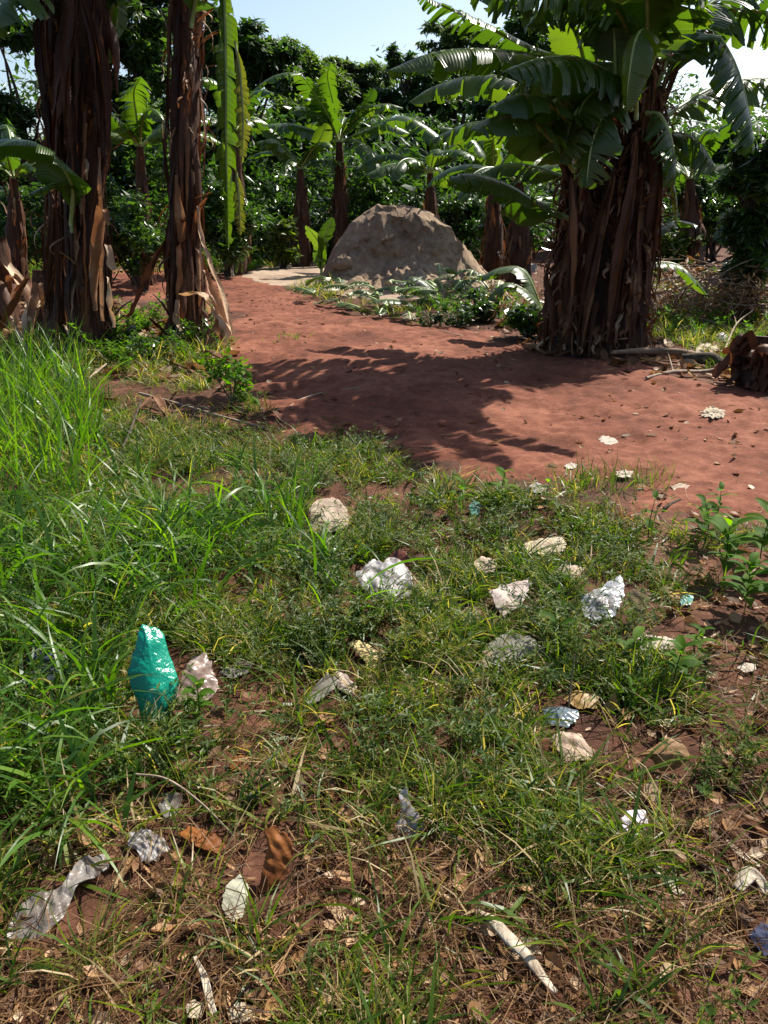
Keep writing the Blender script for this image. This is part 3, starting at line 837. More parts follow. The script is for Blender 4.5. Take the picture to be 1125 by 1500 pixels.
far_banana('banana_plant', 'banana with a bright backlit crown of upright fronds behind the mound', 497, 352, 208, 23.5, .27, 6, 620,
           extra=[([(486, 180, 23.2), (470, 150, 22.8), (448, 118, 22.4), (430, 104, 22.2)], .42, .7, .55), ([(490, 160, 23.5), (480, 115, 23.0), (484, 92, 22.4)], .3, 1.0, .5),
                  ([(515, 180, 23.4), (535, 150, 23.2), (548, 130, 23)], .34, .6, .3), ([(470, 195, 23), (430, 182, 22.6), (385, 182, 22.2)], .45, 1.3, .5),
                  ([(520, 205, 23.2), (545, 225, 22.8), (555, 260, 22.5)], .4, .9, .4), ([(535, 190, 23.6), (570, 180, 23.5), (600, 195, 23.4)], .4, 1.3, .4)])
far_banana('banana_plant', 'banana with low arching fronds rising behind the crest of the mound', 630, 350, 254, 21.0, .22, 5, 630,
           extra=[([(610, 246, 20.8), (575, 240, 20.5), (535, 256, 20.2)], .36, 1.3, .45), ([(650, 225, 20.8), (680, 200, 20.5), (700, 190, 20.2)], .36, .9, .3),
                  ([(650, 210, 21.3), (600, 172, 21.6), (560, 178, 22)], .4, 1.3, .45), ([(660, 215, 21.2), (690, 195, 21.2), (740, 196, 21.2)], .4, 1.3, .45)])
far_banana('banana_plant', 'thin banana stem in shade between the mound and the shaggy clump', 722, 398, 262, 17.5, .24, 7, 640)
far_banana('banana_plant', 'second shaded banana stem close behind the shaggy clump, brown and stout', 760, 402, 268, 16.0, .26, 6, 650)
far_banana('banana_plant', 'young banana seen between the tall dark stems, fronds fanned out', 205, 380, 215, 16.5, .2, 7, 660,
           extra=[([(200, 170, 16.2), (196, 135, 15.9), (206, 112, 15.5)], .34, 1.2, .7), ([(190, 195, 16.2), (178, 186, 16), (168, 192, 15.8)], .2, .9, .3)])
far_banana('banana_plant', 'banana behind the long hanging leaf, mostly hidden in foliage', 345, 385, 190, 19.5, .26, 7, 670)
far_banana('banana_plant', 'banana at the far end of the bank behind the shaggy clump, fronds against the sky', 1010, 400, 262, 15.5, .22, 7, 680, Ls=(1.2, 1.7))
far_banana('banana_plant', 'short banana beyond the stumps at the edge of the thicket', 20, 400, 262, 17.0, .24, 6, 690)
# small sucker beside the sandy ground
g = P(470, 376, 19); g[2] = float(H(g[0], g[1]))
t = thing('banana_sucker', 'small bright banana sucker with two upright leaves beside the mound', 'banana plant', g)
leaf_part(t, [g] + PP([(468, 360, 19), (458, 342, 18.8), (448, 330, 18.7)]), .2, 701, droop=.5, torn=.1)
leaf_part(t, [g] + PP([(474, 355, 19), (480, 335, 18.9), (486, 318, 18.8)]), .22, 702, droop=.5, torn=.15)

# ------------------------------------------------------------------ trees and shrubs
def leafcloud(acc, centers, radii, n, size, rng, asp=.5, droop=.4, shell=.55, flat=1.0):
    """n leaves (two facets folded on the midrib) spread through ellipsoid clumps"""
    centers = np.asarray(centers); radii = np.asarray(radii)
    wgt = (radii.prod(1)) ** (2 / 3); wgt = wgt / wgt.sum()
    c = rng.choice(len(centers), n, p=wgt)
    d = nrm(rng.normal(size=(n, 3)))
    rad = rng.uniform(shell ** 3, 1, n) ** (1 / 3) * (1 + .25 * rng.normal(size=n))
    pos = centers[c] + d * rad[:, None] * radii[c]
    az = rng.uniform(0, 2 * pi, n); el = rng.normal(-droop, .5, n)
    A = np.stack([np.cos(az) * np.cos(el), np.sin(az) * np.cos(el), np.sin(el)], -1)
    B = nrm(np.cross(A, [0, 0, 1.0]) + rng.normal(0, .35, (n, 3)))
    N = np.cross(A, B)
    L = size * rng.lognormal(0, .3, n)
    wd = L * asp * .5
    base = pos; tip = pos + A * L[:, None]
    m1 = pos + A * (L * .45)[:, None] + B * wd[:, None] + N * (wd * .25)[:, None]
    m2 = pos + A * (L * .45)[:, None] - B * wd[:, None] + N * (wd * .25)[:, None]
    V = np.stack([base, m1, tip, m2], 1).reshape(-1, 3)
    Q = np.arange(n * 4).reshape(-1, 4)
    ct = rng.uniform(0, 1, len(centers))
    t = np.clip(.25 * ct[c] + .75 * rng.beta(2, 2.4, n), 0, 1)
    acc.add(V, Q, np.repeat(t, 4))

def clumps(c, r, n, rng, cr=(.25, .45), fl=.8):
    out, rad = [], []
    for k in range(n):
        d = nrm(rng.normal(size=3)); d[2] = d[2] * .9 + .1
        out.append(np.array(c) + d * np.array(r) * rng.uniform(.45, .95))
        s = rng.uniform(*cr) * np.mean(r); rad.append([s * 1.15, s * 1.15, s * fl])
    return out, rad

def tree(lab, u, vb, Y, crowns, seed, mat='tree1', leaves=9000, size=.2, trunk=.16, ncl=60, asp=.45, name='tree', cat='tree', group='trees behind the clearing', fl=.7, cr=(.16, .34)):
    rng = np.random.default_rng(seed)
    b = P(u, vb, Y); b[2] = float(H(b[0], b[1]))
    t = thing(name, lab, cat, b, group)
    cs, rs = [], []
    a = Acc()
    for (cu, cv, ru, rv, dY) in crowns:
        c = P(cu, cv, Y + dY); s = (Y + dY) / F
        o, r = clumps(c, (ru * s, (ru + rv) * .5 * s, rv * s), max(5, ncl // len(crowns)), rng, cr, fl)
        cs += o; rs += r
    top = np.mean(cs, 0)
    fork = b * .45 + top * .55; fork[2] = b[2] + (top[2] - b[2]) * .5
    tube(a, [b - [0, 0, .1], (b + fork) / 2 + rng.normal(0, .08, 3), fork], [trunk, trunk * .8, trunk * .6], 12, 9, .5, 0, .12, seed)
    for k in rng.permutation(len(cs))[:9]:
        tube(a, [fork - [0, 0, .1], (fork + cs[k]) / 2 + rng.normal(0, .15, 3) + [0, 0, .1], cs[k]], [trunk * .5, trunk * .3, trunk * .08], 8, 6, .5)
    a.build('trunk', [M['bark']], t)
    a = Acc(); leafcloud(a, cs, rs, int(leaves * 1.7), size, rng, asp, shell=.35)
    a.build('crown', [M[mat]], t, smooth=False)
    return t

tree('dark feathery tree in the top corner behind the stem pair', 40, 330, 24, [(20, 20, 75, 45, 0), (100, 175, 45, 45, 0), (5, 200, 70, 55, 0)], 801, 'tree1', 12000, .2)
tree('tall dark tree filling the gap between the tall banana stems', 215, 330, 27, [(205, 40, 60, 60, 0), (215, 130, 70, 60, 0), (180, -30, 50, 50, 0)], 802, 'tree1', 12000, .2)
tree('tall dark tree right of the tall stem, its top stepping down towards the open sky', 345, 320, 31, [(345, 60, 45, 42, 0), (395, 85, 42, 42, 0), (320, 120, 55, 55, 0)], 803, 'tree1', 13000, .22)
tree('rounded mid green tree in the middle of the tree line', 432, 320, 37, [(425, 108, 45, 42, 0), (455, 150, 50, 48, 0)], 804, 'tree2', 11000, .22)
tree('flat topped feathery tree, palest in the tree line, under the open sky', 525, 320, 40, [(495, 110, 36, 22, 0), (545, 118, 40, 22, 0), (520, 165, 60, 40, 0)], 805, 'tree3', 14000, .2, fl=.45)
tree('thin emergent tree with two little leafy tips against the sky', 600, 320, 36, [(577, 84, 8, 18, 0), (600, 92, 7, 14, 0), (600, 150, 50, 48, 0)], 806, 'tree1', 9000, .2)
tree('wispy tree showing above the long banana fronds', 670, 320, 38, [(645, 52, 32, 22, 0), (690, 70, 36, 28, 0), (670, 130, 55, 50, 0)], 807, 'tree3', 11000, .2, fl=.6)
tree('dark spiky topped tree behind the shaggy clump', 775, 320, 30, [(765, 45, 26, 34, 0), (790, 90, 42, 46, 0), (760, 160, 60, 55, 0)], 808, 'tree1', 11000, .2)
tree('low dark mango tree with long leaves under the bright gap of sky', 1030, 350, 20, [(1010, 262, 46, 42, 0), (1065, 240, 48, 52, 0)], 809, 'tree1', 9000, .26, asp=.3)
tree('near black tree in deep shade closing the view beyond the bank', 1112, 462, 11.5, [(1112, 285, 46, 85, 0), (1150, 220, 60, 50, .4), (1095, 380, 26, 52, 0)], 810, 'tree1', 20000, .12, asp=.4, trunk=.13, ncl=50)
tree('dark tree closing the thicket behind the low sucker leaves', 945, 350, 24, [(930, 260, 55, 60, 0), (880, 200, 60, 80, 0)], 811, 'tree1', 9000, .2)
tree('dark broad tree behind the arched fronds and the mound', 590, 330, 30, [(590, 215, 60, 45, 0), (690, 230, 65, 50, 0)], 812, 'tree1', 12000, .2)
tree('broad mid green tree behind the bright banana crown', 470, 330, 33, [(450, 190, 55, 40, 0), (400, 225, 55, 50, 0)], 813, 'tree2', 10000, .22)
tree('dim tree low in the thicket behind the young banana', 160, 340, 30, [(150, 230, 75, 60, 0), (280, 230, 65, 65, 0)], 814, 'tree1', 12000, .22)
tree('dim tree in the thicket beyond the short banana and stumps', 10, 340, 30, [(0, 250, 90, 65, 0)], 815, 'tree2', 8000, .22)

def shrub(lab, u, vb, Y, ru, rv, seed, mat='shrub', leaves=3000, size=.13, asp=.5, group='shrubs along the edge of the thicket', name='shrub', cat='shrub', ncl=14):
    rng = np.random.default_rng(seed)
    b = P(u, vb, Y); b[2] = float(H(b[0], b[1]))
    s = Y / F
    t = thing(name, lab, cat, b, group)
    c = b + np.array([0, 0, rv * s])
    cs, rs = clumps(c, (ru * s, ru * s * .8, rv * s), ncl, rng, (.25, .45), .9)
    a = Acc()
    for k in range(min(8, len(cs))):
        tube(a, [b + rng.normal(0, .05, 3) * [1, 1, 0], (b + cs[k]) / 2 + rng.normal(0, .06, 3), cs[k]], [.03, .02, .008], 7, 5, .5)
    a.build('stems', [M['bark']], t)
    a = Acc(); leafcloud(a, cs, rs, leaves, size, rng, asp, .3, .3)
    a.build('foliage', [M[mat]], t, smooth=False)
    return t
SH = [('dark glossy shrub filling the thicket below the long hanging leaf', 335, 388, 18.6, 50, 62, 'shrub'),
      ('dark glossy shrub beside the slim shaggy banana stem', 395, 372, 24, 45, 60, 'shrub'),
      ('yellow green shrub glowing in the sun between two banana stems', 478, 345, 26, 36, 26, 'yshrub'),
      ('dark shrub directly behind the crest of the mound', 560, 350, 24, 50, 60, 'shrub'),
      ('glossy shrub behind the sloping shoulder of the mound', 668, 372, 22, 42, 55, 'shrub'),
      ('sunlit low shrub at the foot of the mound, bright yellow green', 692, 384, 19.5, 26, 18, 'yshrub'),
      ('dark shrub filling the shade behind the shaggy clump', 745, 392, 20, 50, 60, 'shrub'),
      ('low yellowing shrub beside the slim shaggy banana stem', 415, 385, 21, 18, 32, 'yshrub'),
      ('tangled shrub in the gap between the tall banana stems', 205, 400, 15.6, 44, 62, 'shrub'),
      ('dark shrub in the shade behind the stem pair', 60, 395, 20, 60, 60, 'shrub'),
      ('dark thicket shrub beyond the stem pair, topped with light leaves', 150, 375, 24, 50, 70, 'shrub'),
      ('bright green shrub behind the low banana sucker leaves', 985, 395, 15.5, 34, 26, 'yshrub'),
      ('dark shrub under the mango tree beyond the bank', 1040, 400, 16.5, 50, 60, 'shrub'),
      ('dark shrub between the shaggy clump and the bank', 900, 400, 17, 50, 60, 'shrub'),
      ('shadowed shrub against the frame edge beyond the bank', 1140, 420, 13, 50, 60, 'shrub')]
for k, (lab, u, vb, Y, ru, rv, mt) in enumerate(SH):
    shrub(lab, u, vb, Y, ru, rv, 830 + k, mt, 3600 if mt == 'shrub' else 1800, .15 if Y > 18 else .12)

shrub('dark weedy shrub growing against the foot of the shaggy clump', 775, 505, 9.7, 34, 30, 870, 'shrub', 1500, .08)  # dark leaf colour stands in for the clump's shade at its foot
shrub('dark low shrub between the cut banana leaves and the shaggy clump', 705, 475, 11.2, 32, 24, 871, 'shrub', 1300, .08)
def woodland():
    rng = np.random.default_rng(77)
    cs, rs = [], []
    for k in range(420):
        x = rng.uniform(-48, 48); y = rng.uniform(42, 56)
        h = rng.uniform(3.0, 8.2)
        cs.append([x, y, rng.uniform(.3, 1) * h]); rs.append([rng.uniform(1.2, 2.4)] * 2 + [rng.uniform(.9, 1.6)])
    a = Acc(); leafcloud(a, cs, rs, 120000, .38, rng, .5, .3, .5)
    o = a.build('woodland', [M['tree1']], smooth=False)
    tag(o, 'dark mass of distant woodland closing the view behind the trees', 'woodland', kind='stuff')
    # undergrowth at the foot of the trees
    cs, rs = [], []
    for k in range(620):
        y = rng.uniform(24, 42); x = rng.uniform(-.75, .75) * y
        cs.append([x, y, rng.uniform(.2, 3.6)]); rs.append([rng.uniform(.6, 1.1)] * 2 + [rng.uniform(.5, .9)])
    a = Acc(); leafcloud(a, cs, rs, 110000, .26, rng, .5, .3, .4)
    o = a.build('undergrowth', [M['shrub']], smooth=False)
    tag(o, 'dark leafy undergrowth between the tree trunks', 'undergrowth', kind='stuff')
woodland()
# ------------------------------------------------------------------ litter outlines (photo pixels), used also to keep plants off them
LIT = []   # (name, label, category, outline, material, tilt, puff, rough, freq)
def lit(*a): LIT.append(a)
lit('plastic_bag', 'tall crumpled shiny green plastic bag standing up in the long grass', 'bag', [(188, 985), (196, 945), (206, 914), (222, 919), (238, 930), (250, 965), (263, 1000), (256, 1028), (246, 1056), (232, 1064), (208, 1058), (198, 1025)], 'green_bag', 50, .08, .06, 7)
lit('paper_sack', 'tan crumpled paper sack lying in grass above the white bag', 'sack', [(454, 742), (468, 732), (488, 729), (503, 738), (512, 757), (507, 775), (488, 779), (470, 788), (455, 776)], 'tan_paper', 30, .05, .03, 10)
lit('plastic_bag', 'crumpled milky white plastic bag behind the bunch of arching grass', 'bag', [(518, 838), (540, 830), (548, 818), (562, 826), (575, 816), (592, 826), (604, 842), (607, 866), (585, 880), (550, 880), (530, 864)], 'white_bag', 30, .06, .06, 13)
lit('paper_scrap', 'pinkish white sheet of paper with a drooping corner between the two white bags', 'paper', [(717, 868), (735, 858), (768, 850), (780, 855), (768, 872), (762, 887), (745, 898), (737, 909), (726, 888)], 'white_paper', 28, .03, .03, 8)
lit('plastic_bag', 'clear shiny silvery plastic bag with a pointed top', 'bag', [(851, 876), (866, 866), (882, 862), (892, 850), (908, 844), (915, 866), (909, 890), (890, 909), (868, 909), (854, 893)], 'clear_bag', 34, .06, .04, 14)
lit('cardboard_scrap', 'soggy brown cardboard scrap leaning beside the silvery bag', 'cardboard', [(918, 872), (930, 862), (945, 864), (951, 878), (947, 898), (925, 902)], 'brown_card', 40, .02, .03, 9)
lit('carton_scrap', 'flat cream carton scrap with one rounded end, near the bare soil', 'carton', [(763, 797), (790, 790), (822, 786), (830, 796), (826, 808), (800, 812), (775, 812)], 'cream', 14, .04, .02, 7)
lit('foam_scrap', 'flat whitish scrap of foam shaped like a fish', 'foam scrap', [(923, 938), (945, 931), (975, 933), (998, 943), (982, 952), (950, 954), (932, 947)], 'white_foam', 12, .03, .02, 9)
lit('melon_rind', 'curved pale yellow piece of rind below the arching grass', 'rind', [(509, 943), (524, 938), (542, 945), (553, 960), (552, 976), (543, 979), (530, 964)], 'rind', 35, .04, .01, 6)
lit('plastic_sheet', 'dull grey see-through scrap of plastic lying below the pinkish white paper', 'plastic', [(700, 965), (716, 940), (745, 925), (785, 934), (796, 952), (770, 962), (730, 976)], 'grey_film', 16, .02, .02, 9)
lit('cardboard_scrap', 'small tan cardboard scrap against the dull grey plastic', 'cardboard', [(696, 968), (706, 952), (722, 954), (722, 975), (706, 981)], 'tan_paper', 35, .01, .02, 9)
lit('plastic_bag', 'clear pinkish plastic bag lying against the green bag', 'bag', [(250, 1030), (262, 992), (283, 964), (304, 957), (313, 985), (322, 1010), (300, 1028), (268, 1032)], 'pink_bag', 28, .05, .04, 12)
lit('plastic_scrap', 'grey white scrap of plastic trailing from the pinkish bag', 'plastic', [(322, 985), (345, 972), (372, 968), (366, 984), (340, 995)], 'grey_film', 18, .02, .03, 12)
lit('plastic_sheet', 'grey brown stiff plastic flap folded over in the short grass', 'plastic', [(443, 1034), (460, 1005), (480, 986), (496, 996), (488, 1010), (466, 1028)], 'grey_film', 30, .02, .01, 6)
lit('paper_scrap', 'whitish crumpled paper beside the grey brown flap', 'paper', [(492, 982), (506, 988), (523, 1004), (516, 1020), (500, 1012), (490, 998)], 'white_paper', 28, .03, .04, 14)
lit('plastic_bottle', 'crushed blue grey plastic bottle half buried in the grass', 'bottle', [(794, 1040), (812, 1035), (846, 1040), (848, 1052), (832, 1066), (806, 1061)], 'blue_film', 26, .05, .025, 14)
lit('dry_leaf', 'curled yellow brown leaf lying above the crushed bottle', 'leaf', [(826, 1024), (842, 1013), (862, 1010), (879, 1020), (874, 1038), (848, 1040)], 'yellow_leaf', 32, .03, .03, 7)
lit('dry_leaf', 'small upright yellow brown leaf next to the larger curled one', 'leaf', [(884, 1036), (892, 1022), (901, 1015), (905, 1032), (897, 1045)], 'yellow_leaf', 55, .01, .02, 7)
lit('paper_scrap', 'beige crumpled paper lying below the crushed bottle', 'paper', [(811, 1082), (830, 1071), (850, 1076), (862, 1092), (872, 1102), (856, 1114), (830, 1116), (816, 1100)], 'beige_paper', 28, .035, .04, 12)
lit('paper_bag', 'brown crumpled paper bag with a dark open mouth on the bare soil', 'bag', [(938, 1106), (955, 1094), (980, 1081), (1004, 1093), (1012, 1114), (988, 1129), (968, 1131), (953, 1112)], 'brown_bag', 42, .07, .03, 9)
lit('orange_wrapper', 'upright orange brown folded wrapper in the dry grass', 'wrapper', [(387, 1216), (400, 1209), (424, 1228), (434, 1246), (422, 1268), (424, 1278), (400, 1300), (376, 1308), (386, 1270), (393, 1240)], 'orange', 48, .04, .035, 10)
lit('orange_wrapper', 'flat orange brown torn wrapper beside the white scraps', 'wrapper', [(258, 1221), (280, 1211), (318, 1223), (338, 1240), (322, 1251), (290, 1243)], 'orange', 20, .025, .03, 10)
lit('plastic_scrap', 'white torn plastic with holes lying left of the flat orange wrapper', 'plastic', [(187, 1220), (214, 1214), (236, 1224), (246, 1244), (230, 1260), (205, 1263), (199, 1246), (188, 1238)], 'white_bag', 30, .03, .05, 16)
lit('plastic_scrap', 'pale grey folded plastic scrap above the torn white plastic', 'plastic', [(230, 1182), (245, 1160), (268, 1164), (263, 1186), (246, 1203)], 'grey_film', 35, .02, .03, 10)
lit('plastic_sheet', 'long pale wrinkled plastic sheet spread on the straw, narrow at one end', 'plastic', [(11, 1372), (20, 1332), (48, 1310), (96, 1296), (106, 1268), (124, 1256), (152, 1254), (165, 1268), (140, 1286), (116, 1296), (90, 1345), (62, 1377), (34, 1373)], 'pale_film', 14, .03, .05, 13)
lit('plastic_scrap', 'lilac white torn plastic bag with a twisted neck', 'plastic', [(584, 1160), (595, 1154), (603, 1180), (616, 1199), (622, 1216), (605, 1224), (584, 1224), (578, 1206), (589, 1190)], 'lilac_bag', 40, .03, .04, 12)
lit('paper_scrap', 'white scrap blotched with purple, on the soil above the split husk', 'paper', [(911, 1200), (922, 1187), (945, 1189), (952, 1206), (941, 1223), (925, 1226), (912, 1213)], 'purple_scrap', 22, .02, .03, 14)
lit('plastic_scrap', 'small bluish white plastic lid at the side of the long grass', 'lid', [(4, 1240), (16, 1234), (30, 1238), (28, 1250), (8, 1250)], 'white_bag', 20, .02, .01, 8)
lit('dry_leaf', 'small orange leaf crumpled in the short grass between the wrappers and flap', 'leaf', [(333, 1112), (352, 1106), (370, 1112), (362, 1128), (340, 1130)], 'orange', 30, .02, .03, 10)
lit('dry_leaf', 'torn orange brown leaf below the crushed bottle, half in shade', 'leaf', [(694, 1104), (716, 1096), (740, 1104), (728, 1120), (704, 1122)], 'orange', 24, .02, .03, 10)
lit('dry_leaf', 'rust brown leaf curled against the beige crumpled paper', 'leaf', [(784, 1092), (798, 1082), (808, 1086), (803, 1108), (790, 1112)], 'rust_leaf', 40, .02, .02, 8)
lit('dry_leaf', 'orange leaf lying flat in the straw near the bottom edge', 'leaf', [(522, 1412), (536, 1400), (560, 1404), (562, 1420), (535, 1426)], 'orange', 20, .015, .02, 10)
lit('dry_leaf', 'pair of pale tan leaf pieces in the straw by the bottom edge', 'leaf', [(450, 1476), (475, 1450), (496, 1444), (502, 1462), (480, 1484), (462, 1490)], 'tan_leaf', 18, .02, .02, 9)
lit('dry_leaf', 'yellow brown pointed leaf next to the long split husk', 'leaf', [(862, 1425), (868, 1404), (880, 1396), (884, 1410), (873, 1432)], 'yellow_leaf', 35, .015, .02, 7)
lit('dry_leaf', 'pale green white leaf folded in the straw under the orange wrapper', 'leaf', [(324, 1330), (332, 1296), (350, 1282), (364, 1300), (358, 1340), (340, 1350)], 'pale_leaf', 24, .02, .03, 8)
lit('paper_scrap', 'tattered cream paper in the straw at the bottom edge', 'paper', [(334, 1478), (350, 1468), (372, 1474), (374, 1496), (340, 1500)], 'cream', 16, .01, .03, 14)
lit('paper_scrap', 'smaller tattered cream paper beside the weathered stick', 'paper', [(272, 1474), (284, 1464), (298, 1472), (294, 1492), (276, 1492)], 'cream', 16, .01, .03, 14)
lit('cloth_scrap', 'dark blue wet cloth scrap at the very edge of the soil', 'cloth', [(1098, 1372), (1112, 1352), (1140, 1360), (1150, 1396), (1118, 1400)], 'blue_cloth', 28, .03, .03, 9)
lit('cloth_scrap', 'dark navy cloth half hidden in the deep grass near the green bag', 'cloth', [(40, 965), (62, 942), (92, 950), (98, 985), (70, 1005), (45, 995)], 'blue_cloth', 28, .03, .03, 9)
lit('foam_scrap', 'small oval white scrap lying alone on the brown soil', 'foam scrap', [(1078, 978), (1090, 971), (1106, 974), (1108, 982), (1092, 986)], 'white_foam', 12, .012, .01, 9)
lit('paper_scrap', 'flattened tan scrap in the grass above the cream carton', 'paper', [(690, 826), (706, 816), (728, 822), (724, 838), (700, 842)], 'beige_paper', 20, .015, .03, 12)
lit('paper_scrap', 'pinkish tan paper shreds between the cream carton and silvery bag', 'paper', [(812, 836), (832, 828), (856, 832), (848, 846), (820, 848)], 'beige_paper', 18, .015, .03, 14)
lit('paper_scrap', 'brown paper corner poking out under the pinkish white sheet', 'paper', [(668, 900), (684, 890), (704, 894), (700, 908), (676, 910)], 'brown_card', 24, .015, .02, 9)
lit('plastic_scrap', 'teal plastic scrap near the tall weed seedling', 'plastic', [(686, 742), (696, 732), (706, 740), (700, 754), (690, 754)], 'teal', 35, .01, .015, 10)
lit('plastic_scrap', 'faded teal scrap in the short weeds beyond the brown cardboard', 'plastic', [(994, 876), (1006, 868), (1016, 874), (1012, 886), (998, 888)], 'teal', 30, .01, .015, 10)
lit('plastic_scrap', 'reddish brown food wrapper tucked behind the milky white bag', 'wrapper', [(566, 818), (578, 806), (594, 808), (600, 822), (586, 828)], 'red_brown', 40, .02, .02, 12)
lit('foam_scrap', 'pale flake on the path edge below the shadow of the fronds', 'foam scrap', [(874, 644), (884, 638), (900, 642), (906, 650), (890, 652)], 'white_foam', 10, .02, .01, 9)
lit('foam_scrap', 'white flake at the edge of the grass tuft on the path', 'foam scrap', [(827, 682), (836, 678), (846, 681), (842, 686), (832, 687)], 'white_foam', 10, .015, .01, 9)
lit('paper_scrap', 'pale crumbled lump of paper lying out on the red soil of the bank', 'paper', [(1028, 602), (1042, 596), (1062, 602), (1062, 611), (1044, 613), (1030, 609)], 'cream', 14, .02, .05, 16)
lit('paper_scrap', 'dirty white paper beside the small grass tuft', 'paper', [(902, 692), (914, 688), (928, 692), (924, 699), (908, 700)], 'white_foam', 12, .015, .02, 12)
lit('paper_scrap', 'two toned pale scrap lying beyond the small grass tuft', 'paper', [(982, 712), (996, 708), (1010, 712), (1004, 719), (988, 719)], 'beige_paper', 12, .015, .02, 12)
lit('plastic_scrap', 'whitish scrap in the weeds close to the path corner', 'plastic', [(776, 712), (786, 706), (798, 712), (794, 722), (780, 722)], 'white_bag', 20, .015, .02, 12)
lit('plastic_bag', 'small white plastic bag dropped on the grassy bank', 'bag', [(1046, 494), (1054, 487), (1066, 488), (1068, 497), (1056, 501)], 'white_bag', 35, .06, .05, 7)
lit('paper_sack', 'cream sack lying on the grassy bank below the small white bag', 'sack', [(1018, 510), (1030, 503), (1048, 505), (1052, 514), (1038, 519), (1020, 517)], 'cream', 24, .08, .04, 6)
lit('plastic_bag', 'shiny bluish white bag caught behind the shaggy clump', 'bag', [(766, 392), (772, 386), (786, 386), (788, 396), (776, 402), (768, 400)], 'white_bag', 50, .1, .06, 4)

def rim(name): pass
LOUT = [np.array(a[3], float) for a in LIT]
def litter_mask(u, v):
    """probability that a plant at pixel (u, v) is left out so that the scrap above it stays in view"""
    k = np.zeros(np.shape(u))
    for o in LOUT:
        a0, b0 = o.min(0); a1, b1 = o.max(0); h = b1 - b0
        if b1 < 600: continue
        k = np.maximum(k, np.where((u > a0 - 6) & (u < a1 + 6) & (v > b0 + .15 * h) & (v < b1 + 10), .96, 0))
    return k

# ------------------------------------------------------------------ ground cover
TALL = [(-500, 535), (60, 538), (118, 560), (150, 640), (190, 690), (330, 715), (440, 720), (500, 800), (540, 880), (500, 930), (380, 900), (270, 900), (180, 930), (170, 1050), (150, 1150), (110, 1240), (-500, 1260)]
TALL2 = [(-500, 535), (50, 538), (125, 560), (140, 640), (120, 740), (-500, 760)]
GRASS = [(-900, 560), (120, 560), (210, 620), (330, 640), (430, 640), (555, 655), (610, 690), (690, 712), (780, 730), (880, 740), (960, 800), (1000, 860), (1080, 900), (1300, 900), (1300, 780), (1200, 790), (1500, 700), (1900, 2600), (-900, 2600)]

def scatter(d0, d1, dens, wfn, xw=.62, rng=None):
    rng = rng or R
    W = xw * d1 + .5
    n = int(2 * W * (d1 - d0) * dens)
    x = rng.uniform(-W, W, n); y = rng.uniform(d0, d1, n)
    k = np.abs(x) < xw * y + .5
    x, y = x[k], y[k]
    z = H(x, y)
    u, v, _ = proj(np.stack([x, y, z], -1))
    wgt = wfn(x, y, u, v) * (1 - litter_mask(u, v))
    k = rng.random(len(x)) < wgt
    return np.stack([x[k], y[k], z[k]], -1)

def blades(acc, pos, L, wd, el0, bend, seg=4, tint=None, rng=None, az=None, fold=0):
    rng = rng or R
    n = len(pos)
    if n == 0: return
    az = rng.uniform(0, 2 * pi, n) if az is None else az
    t = np.linspace(0, 1, seg + 1)
    el = el0[:, None] - bend[:, None] * t[None] ** 1.2
    st = L[:, None] / seg
    azz = az[:, None] + rng.normal(0, .35, n)[:, None] * t[None]
    d = np.stack([np.sin(azz) * np.cos(el), np.cos(azz) * np.cos(el), np.sin(el)], -1) * st[..., None]
    p = pos[:, None] + np.concatenate([np.zeros((n, 1, 3)), np.cumsum(d[:, :-1], 1)], 1)
    tw = rng.normal(0, .7, n)[:, None] + rng.normal(0, .6, n)[:, None] * t[None]
    side = np.stack([np.cos(azz) * np.cos(tw), -np.sin(azz) * np.cos(tw), np.sin(tw)], -1)
    prof = np.minimum(1, .55 + 1.8 * t) * np.clip(1 - t ** 2.2, .04, 1)
    hw = wd[:, None] * prof[None] * .5
    V = np.stack([p - side * hw[..., None], p + side * hw[..., None]], 2).reshape(-1, 3)
    b = np.arange(n)[:, None] * (2 * (seg + 1)) + np.arange(seg)[None] * 2
    Q = np.stack([b, b + 1, b + 3, b + 2], -1).reshape(-1, 4)
    tint = rng.beta(2, 2, n) if tint is None else tint
    acc.add(V, Q, np.repeat(np.clip(tint, 0, 1), 2 * (seg + 1)))

def tile(acc, protos, pos, scale, rng, tilt=.2, toff=None):
    n = len(pos)
    if n == 0: return
    ch = rng.integers(0, len(protos), n)
    az = rng.uniform(0, 2 * pi, n)
    tx, ty = rng.normal(0, tilt, n), rng.normal(0, tilt, n)
    toff = rng.normal(0, .15, n) if toff is None else toff
    for k, (V, Q, t) in enumerate(protos):
        i = np.where(ch == k)[0]
        if len(i) == 0: continue
        c, s = np.cos(az[i])[:, None], np.sin(az[i])[:, None]
        x = V[None, :, 0] * c - V[None, :, 1] * s; y = V[None, :, 0] * s + V[None, :, 1] * c
        z = np.broadcast_to(V[None, :, 2], x.shape)
        x = x + z * tx[i][:, None]; y = y + z * ty[i][:, None]
        W = np.stack([x, y, z], -1) * scale[i][:, None, None] + pos[i][:, None]
        QQ = (Q[None] + (np.arange(len(i)) * len(V))[:, None, None]).reshape(-1, 4)
        acc.add(W.reshape(-1, 3), QQ, np.clip(t[None] + toff[i][:, None], 0, 1).ravel())

def proto_of(a):
    return np.concatenate(a.V), np.concatenate(a.Q), np.concatenate(a.t)[:, 0]

